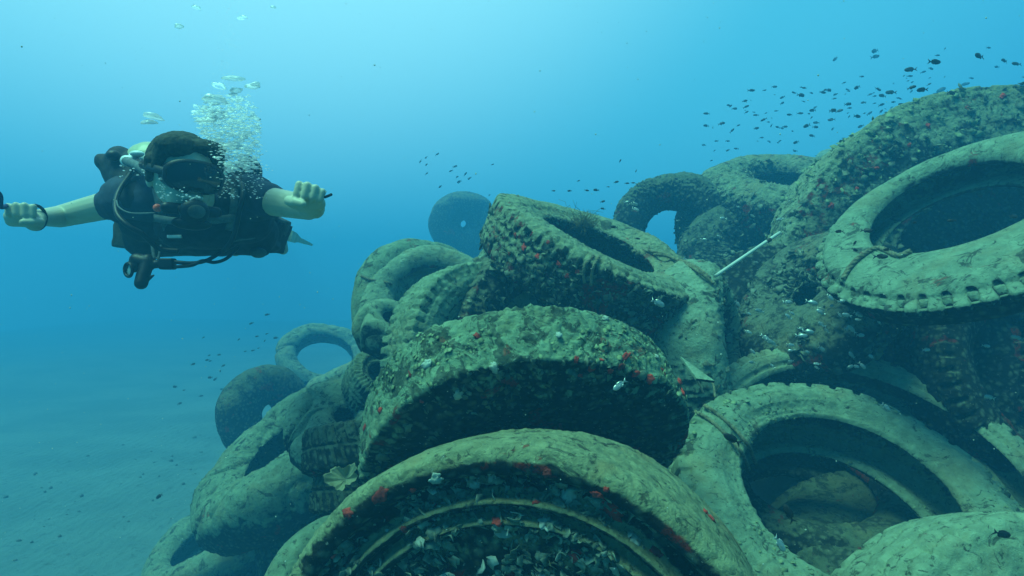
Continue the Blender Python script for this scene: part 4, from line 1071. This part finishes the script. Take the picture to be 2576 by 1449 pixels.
# ------------------------------------------------------------------ fish
def fish_mesh(name, mat, deep=0.36, curve=0.0):
    """One unit long, nose towards +x: deep oval body, forked tail, back, belly and side fins."""
    ns, na = 18, 14; V, F = [], []
    for i in range(ns):
        t = i / (ns - 1); x = 0.5 - t * 0.80
        h = deep * .5 * (math.sin(math.pi * min(1, t * 1.02) ** .72) ** .85) + .022 + (.0 if t < .9 else .0)
        wd = h * .42
        y0 = curve * math.sin(t * 3)
        for j in range(na):
            a = 2 * math.pi * j / na
            V.append((x, y0 + wd * math.sin(a), h * math.cos(a)))
    for i in range(ns - 1):
        for j in range(na): F.append((i*na+j, i*na+(j+1) % na, (i+1)*na+(j+1) % na, (i+1)*na+j))
    c = len(V); V += [(.51, 0, 0)]
    F += [(c, (j+1) % na, j) for j in range(na)]
    c = len(V); V += [(-.31, curve * .14, 0)]; F += [(c, (ns-1)*na+j, (ns-1)*na+(j+1) % na) for j in range(na)]
    def plate(pts, th=.006):
        k = len(V); m_ = len(pts)
        for s in (-1, 1): V.extend([(x, y + s * th, z) for x, y, z in pts])
        F.append(tuple(range(k, k + m_))[::-1]); F.append(tuple(range(k + m_, k + 2 * m_)))
        for i in range(m_): F.append((k+i, k+(i+1) % m_, k+m_+(i+1) % m_, k+m_+i))
    yt = curve * .14
    plate([(-.27, yt, .03), (-.38, yt * 1.3, .10), (-.52, yt * 1.6, .19), (-.45, yt * 1.4, .06), (-.40, yt * 1.3, 0), (-.45, yt * 1.4, -.06), (-.52, yt * 1.6, -.19), (-.38, yt * 1.3, -.10), (-.27, yt, -.03)])
    D = deep * .5
    plate([(.25, 0, D * .85), (.15, 0, D * 1.3), (-.08, 0, D * 1.28), (-.24, yt, D * .75), (-.20, yt, D * .3), (.0, 0, D * .8)])
    plate([(.02, 0, -D * .85), (-.05, 0, -D * 1.3), (-.22, yt, -D * .75), (-.18, yt, -D * .3)])
    plate([(.18, D * .40, -.02), (.05, D * .62, -.08), (.07, D * .55, .0)])
    plate([(.18, -D * .40, -.02), (.05, -D * .62, -.08), (.07, -D * .55, .0)])
    o = link_mesh(name, V, F, mat)
    return o
M_fd = simple_mat('dark_fish', (0.018, 0.022, 0.022), 0.5, 0.3, 6)
M_fp, n, l, b = new_mat('sheen_damselfish')
b.inputs['Base Color'].default_value = (0.40, 0.46, 0.42, 1); b.inputs['Roughness'].default_value = 0.28; b.inputs['Metallic'].default_value = 0.5  # pale colour is side sheen painted onto the same dark fish
fd = [fish_mesh('damselfish', M_fd, .33, 0), fish_mesh('damselfish', M_fd, .28, .06), fish_mesh('damselfish', M_fd, .35, -.07)]
fp = [fish_mesh('sheen_damselfish', M_fp, .34, 0.03), fish_mesh('sheen_damselfish', M_fp, .30, -.05)]
used = set()
def fish(protos, u, v, ln, tilt, d, label, grp, yaw=None, flip=None):
    pr = protos[int(rng.integers(len(protos)))]
    if pr.name in used: o = pr.copy(); COL.objects.link(o)
    else: o = pr; used.add(pr.name)
    yaw = rng.uniform(-.5, .5) if yaw is None else yaw
    flip = rng.random() < .5 if flip is None else flip
    s = ln / FPX * d / max(.35, math.cos(yaw))
    t = R_(tilt)
    o.location = P(u, v, d); o.scale = (s, s, s)
    o.rotation_mode = 'XYZ'
    # nose along +x (or -x), pitched by the tilt seen in the picture, yawed a little towards or away
    M = Matrix.Rotation(yaw, 3, 'Z') @ Matrix.Rotation(-t, 3, 'Y')
    if flip: M = Matrix.Rotation(yaw, 3, 'Z') @ Matrix.Rotation(-t, 3, 'Y') @ Matrix.Rotation(math.pi, 3, 'Z')
    M = M @ Matrix.Rotation(rng.uniform(-.3, .3), 3, 'X')
    o.rotation_euler = M.to_euler()
    tag(o, label, 'fish', grp)
SCHOOL = """103,573,55,-5 100,668,55,0 152,682,20,80 219,652,62,15 182,787,38,5 278,510,50,0 320,535,50,0 400,475,50,10 410,520,50,20 406,548,18,0 450,392,66,0 449,470,14,0 630,365,50,0 632,426,16,0
693,447,52,25 692,492,45,30 785,412,55,0 836,430,75,-5 840,368,28,10 488,585,48,-8 549,620,55,22 583,639,30,-10 491,688,55,15 646,552,32,0 750,582,55,0 712,676,50,5 772,710,26,0 830,571,54,0 900,574,32,0
930,548,62,5 920,605,28,50 884,668,72,22 958,644,48,-10 950,678,56,0 925,746,58,-10 801,797,58,20 919,413,36,-10 1008,408,62,-5 1053,392,64,5 1108,423,36,15 1076,620,56,0 1085,550,76,12 1135,553,60,15
1203,500,64,5 1215,530,36,0 1205,568,22,30 1275,370,70,25 1276,594,78,0 1305,672,54,20 1440,382,72,-5 1474,434,68,-12 1540,408,80,-8 1375,425,36,20 1325,486,42,8 1410,494,30,10 1465,505,62,20
1371,572,50,35 1335,570,26,20 1462,557,40,50 1438,612,50,-12 1560,483,40,5 1612,457,42,-8 1625,505,75,-8 1540,608,60,-12 1550,636,50,-12 1575,596,40,8 1668,668,75,-5 1700,371,66,15 1786,388,94,2
1785,538,38,5 2008,412,92,0 1878,170,126,0 1693,230,98,0 1685,281,50,0 1850,222,52,-10 2228,125,118,0 2420,162,80,-3 2518,186,90,-5 1105,148,60,40 1415,85,80,20 1415,130,90,15 2112,345,70,10 2165,297,50,0
2365,210,50,0 2110,393,60,10 1920,398,90,30 1855,500,50,5 2570,290,30,0 1175,768,42,-20 1340,783,70,0 1300,905,50,0 795,865,40,0 670,790,40,35 1790,250,50,20 1900,120,40,0 2300,60,50,5"""
FAINT = {(1105,148), (1415,85), (1415,130), (2112,345), (2165,297), (2365,210), (2110,393), (1920,398), (1855,500), (670,790), (1790,250), (583,639), (646,552), (1575,596), (1375,425)}
for s in SCHOOL.split():
    cx, cy, ln, ti = [float(x) for x in s.split(',')]
    u, v, L_ = 1744.2 + .32293 * cx, 100.6 + .32293 * cy, ln * .32293
    d = min(7.0, max(2.6, 0.072 * FPX / L_)) if (cx, cy) not in FAINT else 8.5
    if 1650 < cx < 2300 and cy > 360 and (cx, cy) not in FAINT: d = min(d, 3.0)
    fish(fd, u, v, L_ * 0.88, ti, d, 'small dark fish in the loose school over the crest of the heap', 'dark fish schooling over the crest')
for u, v, L_, ti in ((1392, 480, 10, 0), (1433, 480, 12, 0), (1476, 479, 12, -5), (1500, 478, 16, 0), (1550, 458, 12, 10), (1577, 461, 12, 0), (1592, 460, 10, 0), (1516, 507, 13, 15), (1517, 525, 12, -10),
                     (1620, 495, 12, 30), (1530, 470, 8, 0), (1455, 455, 8, 20), (1545, 571, 18, -5), (1603, 600, 14, -8), (1600, 430, 8, 60), (1560, 405, 9, 60), (1700, 450, 12, 0), (1505, 548, 8, 0)):
    fish(fd, u, v, L_, ti, 2.3 if v > 560 else 4.0, 'small dark fish hovering about the rim of the tilted tyre', 'dark fish above the tilted tyre')
for k in range(58):
    u = rng.uniform(1760, 2420); v = 345 - (u - 1760) * .22 + rng.normal(0, 48)
    fish(fd, u, v, rng.uniform(5, 13), rng.uniform(-20, 50), rng.uniform(6, 9), 'tiny hazy fish at the back of the school over the crest', 'hazy fish at the back of the school')
for k in range(14):
    fish(fd, rng.uniform(1050, 1260), rng.uniform(385, 500), rng.uniform(7, 13), rng.uniform(10, 50), 7.5, 'faint tiny fish in the blue water over the far ring', 'faint fish over the far ring')
for k in range(26):
    u = rng.uniform(430, 700); v = 1010 - (u - 430) * .72 + rng.normal(0, 38)
    fish(fd, u, v, rng.uniform(7, 15), rng.uniform(0, 50), rng.uniform(5.5, 7.5), 'faint tiny fish in the blue water left of the heap', 'faint fish left of the heap')
fish(fd, 401, 1248, 22, 30, 3.2, 'single dark fish over the sand at the lower left', None)
fish(fd, 1985, 1292, 52, -62, 1.25, 'dark slim fish nose down over the tread of the roped ring', None, yaw=.1)
fish(fd, 1842, 1104, 52, -30, 1.25, 'dark fish beside the doubled rope on the roped ring', None, yaw=.1)
fish(fd, 2520, 1343, 50, -15, 1.2, 'dark fish over the pale tyre by the right edge', None, yaw=.1)
fish(fp, 1962, 1368, 48, -55, 1.2, 'sheen-painted fish low over the deep tread of the roped ring', None, yaw=.1)
fish(fp, 1560, 968, 42, 35, 1.28, 'sheen-painted fish in the dark hollow under the mossy tyre', None, yaw=.2)
fish(fp, 1655, 762, 38, -25, 2.1, 'sheen-painted fish in the shade under the tilted tyre', None, yaw=.2)
for u, v, L_, ti in ((2112, 582, 18, 0), (2180, 580, 26, -5), (2150, 612, 14, 60), (2150, 628, 18, -20), (2232, 628, 16, 0), (2215, 645, 36, 0), (2395, 555, 20, 0), (2550, 545, 26, 5), (2300, 560, 16, 10)):
    fish(fd, u, v, L_, ti, 1.72, 'dark little fish over the pale crescent of the inside out tyre', 'dark fish over the inside out tyre')
for k in range(46):
    u, v = rng.uniform(1850, 2230), rng.uniform(745, 925)
    fish(fp, u, v, rng.uniform(14, 28), rng.uniform(-50, 10), rng.uniform(2.0, 2.35), 'sheen-painted fish in the dark hollow between the tilted tyre and the inside out tyre', 'sheen-painted fish in the dark hollow')
for k in range(22):
    u, v = rng.uniform(1560, 2000), rng.uniform(500, 700)
    fish(fp, u, v, rng.uniform(9, 20), rng.uniform(-30, 20), rng.uniform(2.9, 3.4), 'sheen-painted fish before the dark tyres under the crest', 'sheen-painted fish under the crest')
for u, v, L_, ti in ((2490, 1000, 30, -15), (2228, 1025, 30, -40), (2560, 850, 26, -20), (2330, 880, 22, 0), (2480, 870, 20, -10)):
    fish(fp, u, v, L_, ti, 1.9, 'sheen-painted fish in the shade at the right, below the inside out tyre', 'sheen-painted fish in the right shade')
# drifting specks in the water
V, F, cnt = [], [], 0
for i in range(1500):
    d = rng.uniform(.55, 5) ; u, v = rng.uniform(-300, 2900), rng.uniform(-200, 1650)
    s_ = rng.uniform(.0004, .0011) * (.7 + .35 * d)
    V.append(ico * s_ * rng.uniform(.5, 1.3, 3) + np.array(P(u, v, d))); F.append(icF + cnt); cnt += len(ico)
tag(link_mesh('floating_specks', np.vstack(V), np.vstack(F), simple_mat('marine_snow', (0.5, 0.55, 0.45), .9)), 'pale specks drifting in the water', kind='stuff')
for o in fd + fp + caps:
    if o.name not in used and 'label' not in o: bpy.data.objects.remove(o)

# small stones and shell grit on the sand at the foot of the heap
V, F, cnt = [], [], 0
for i in range(350):
    x = rng.uniform(-5, -0.7); y = rng.uniform(2.8, 9)
    z = float(mound(np.array([x]), np.array([y]))[0])
    s_ = rng.uniform(.006, .03) * rng.random() ** .6
    V.append(ico * s_ * rng.uniform(.5, 1.3, 3) + np.array([x, y, z])); F.append(icF + cnt); cnt += len(ico)
tag(link_mesh('pebbles', np.vstack(V), np.vstack(F), simple_mat('stones', (0.09, 0.13, 0.10), .9, .3, 3)), 'small stones and grit scattered on the sand', kind='stuff')
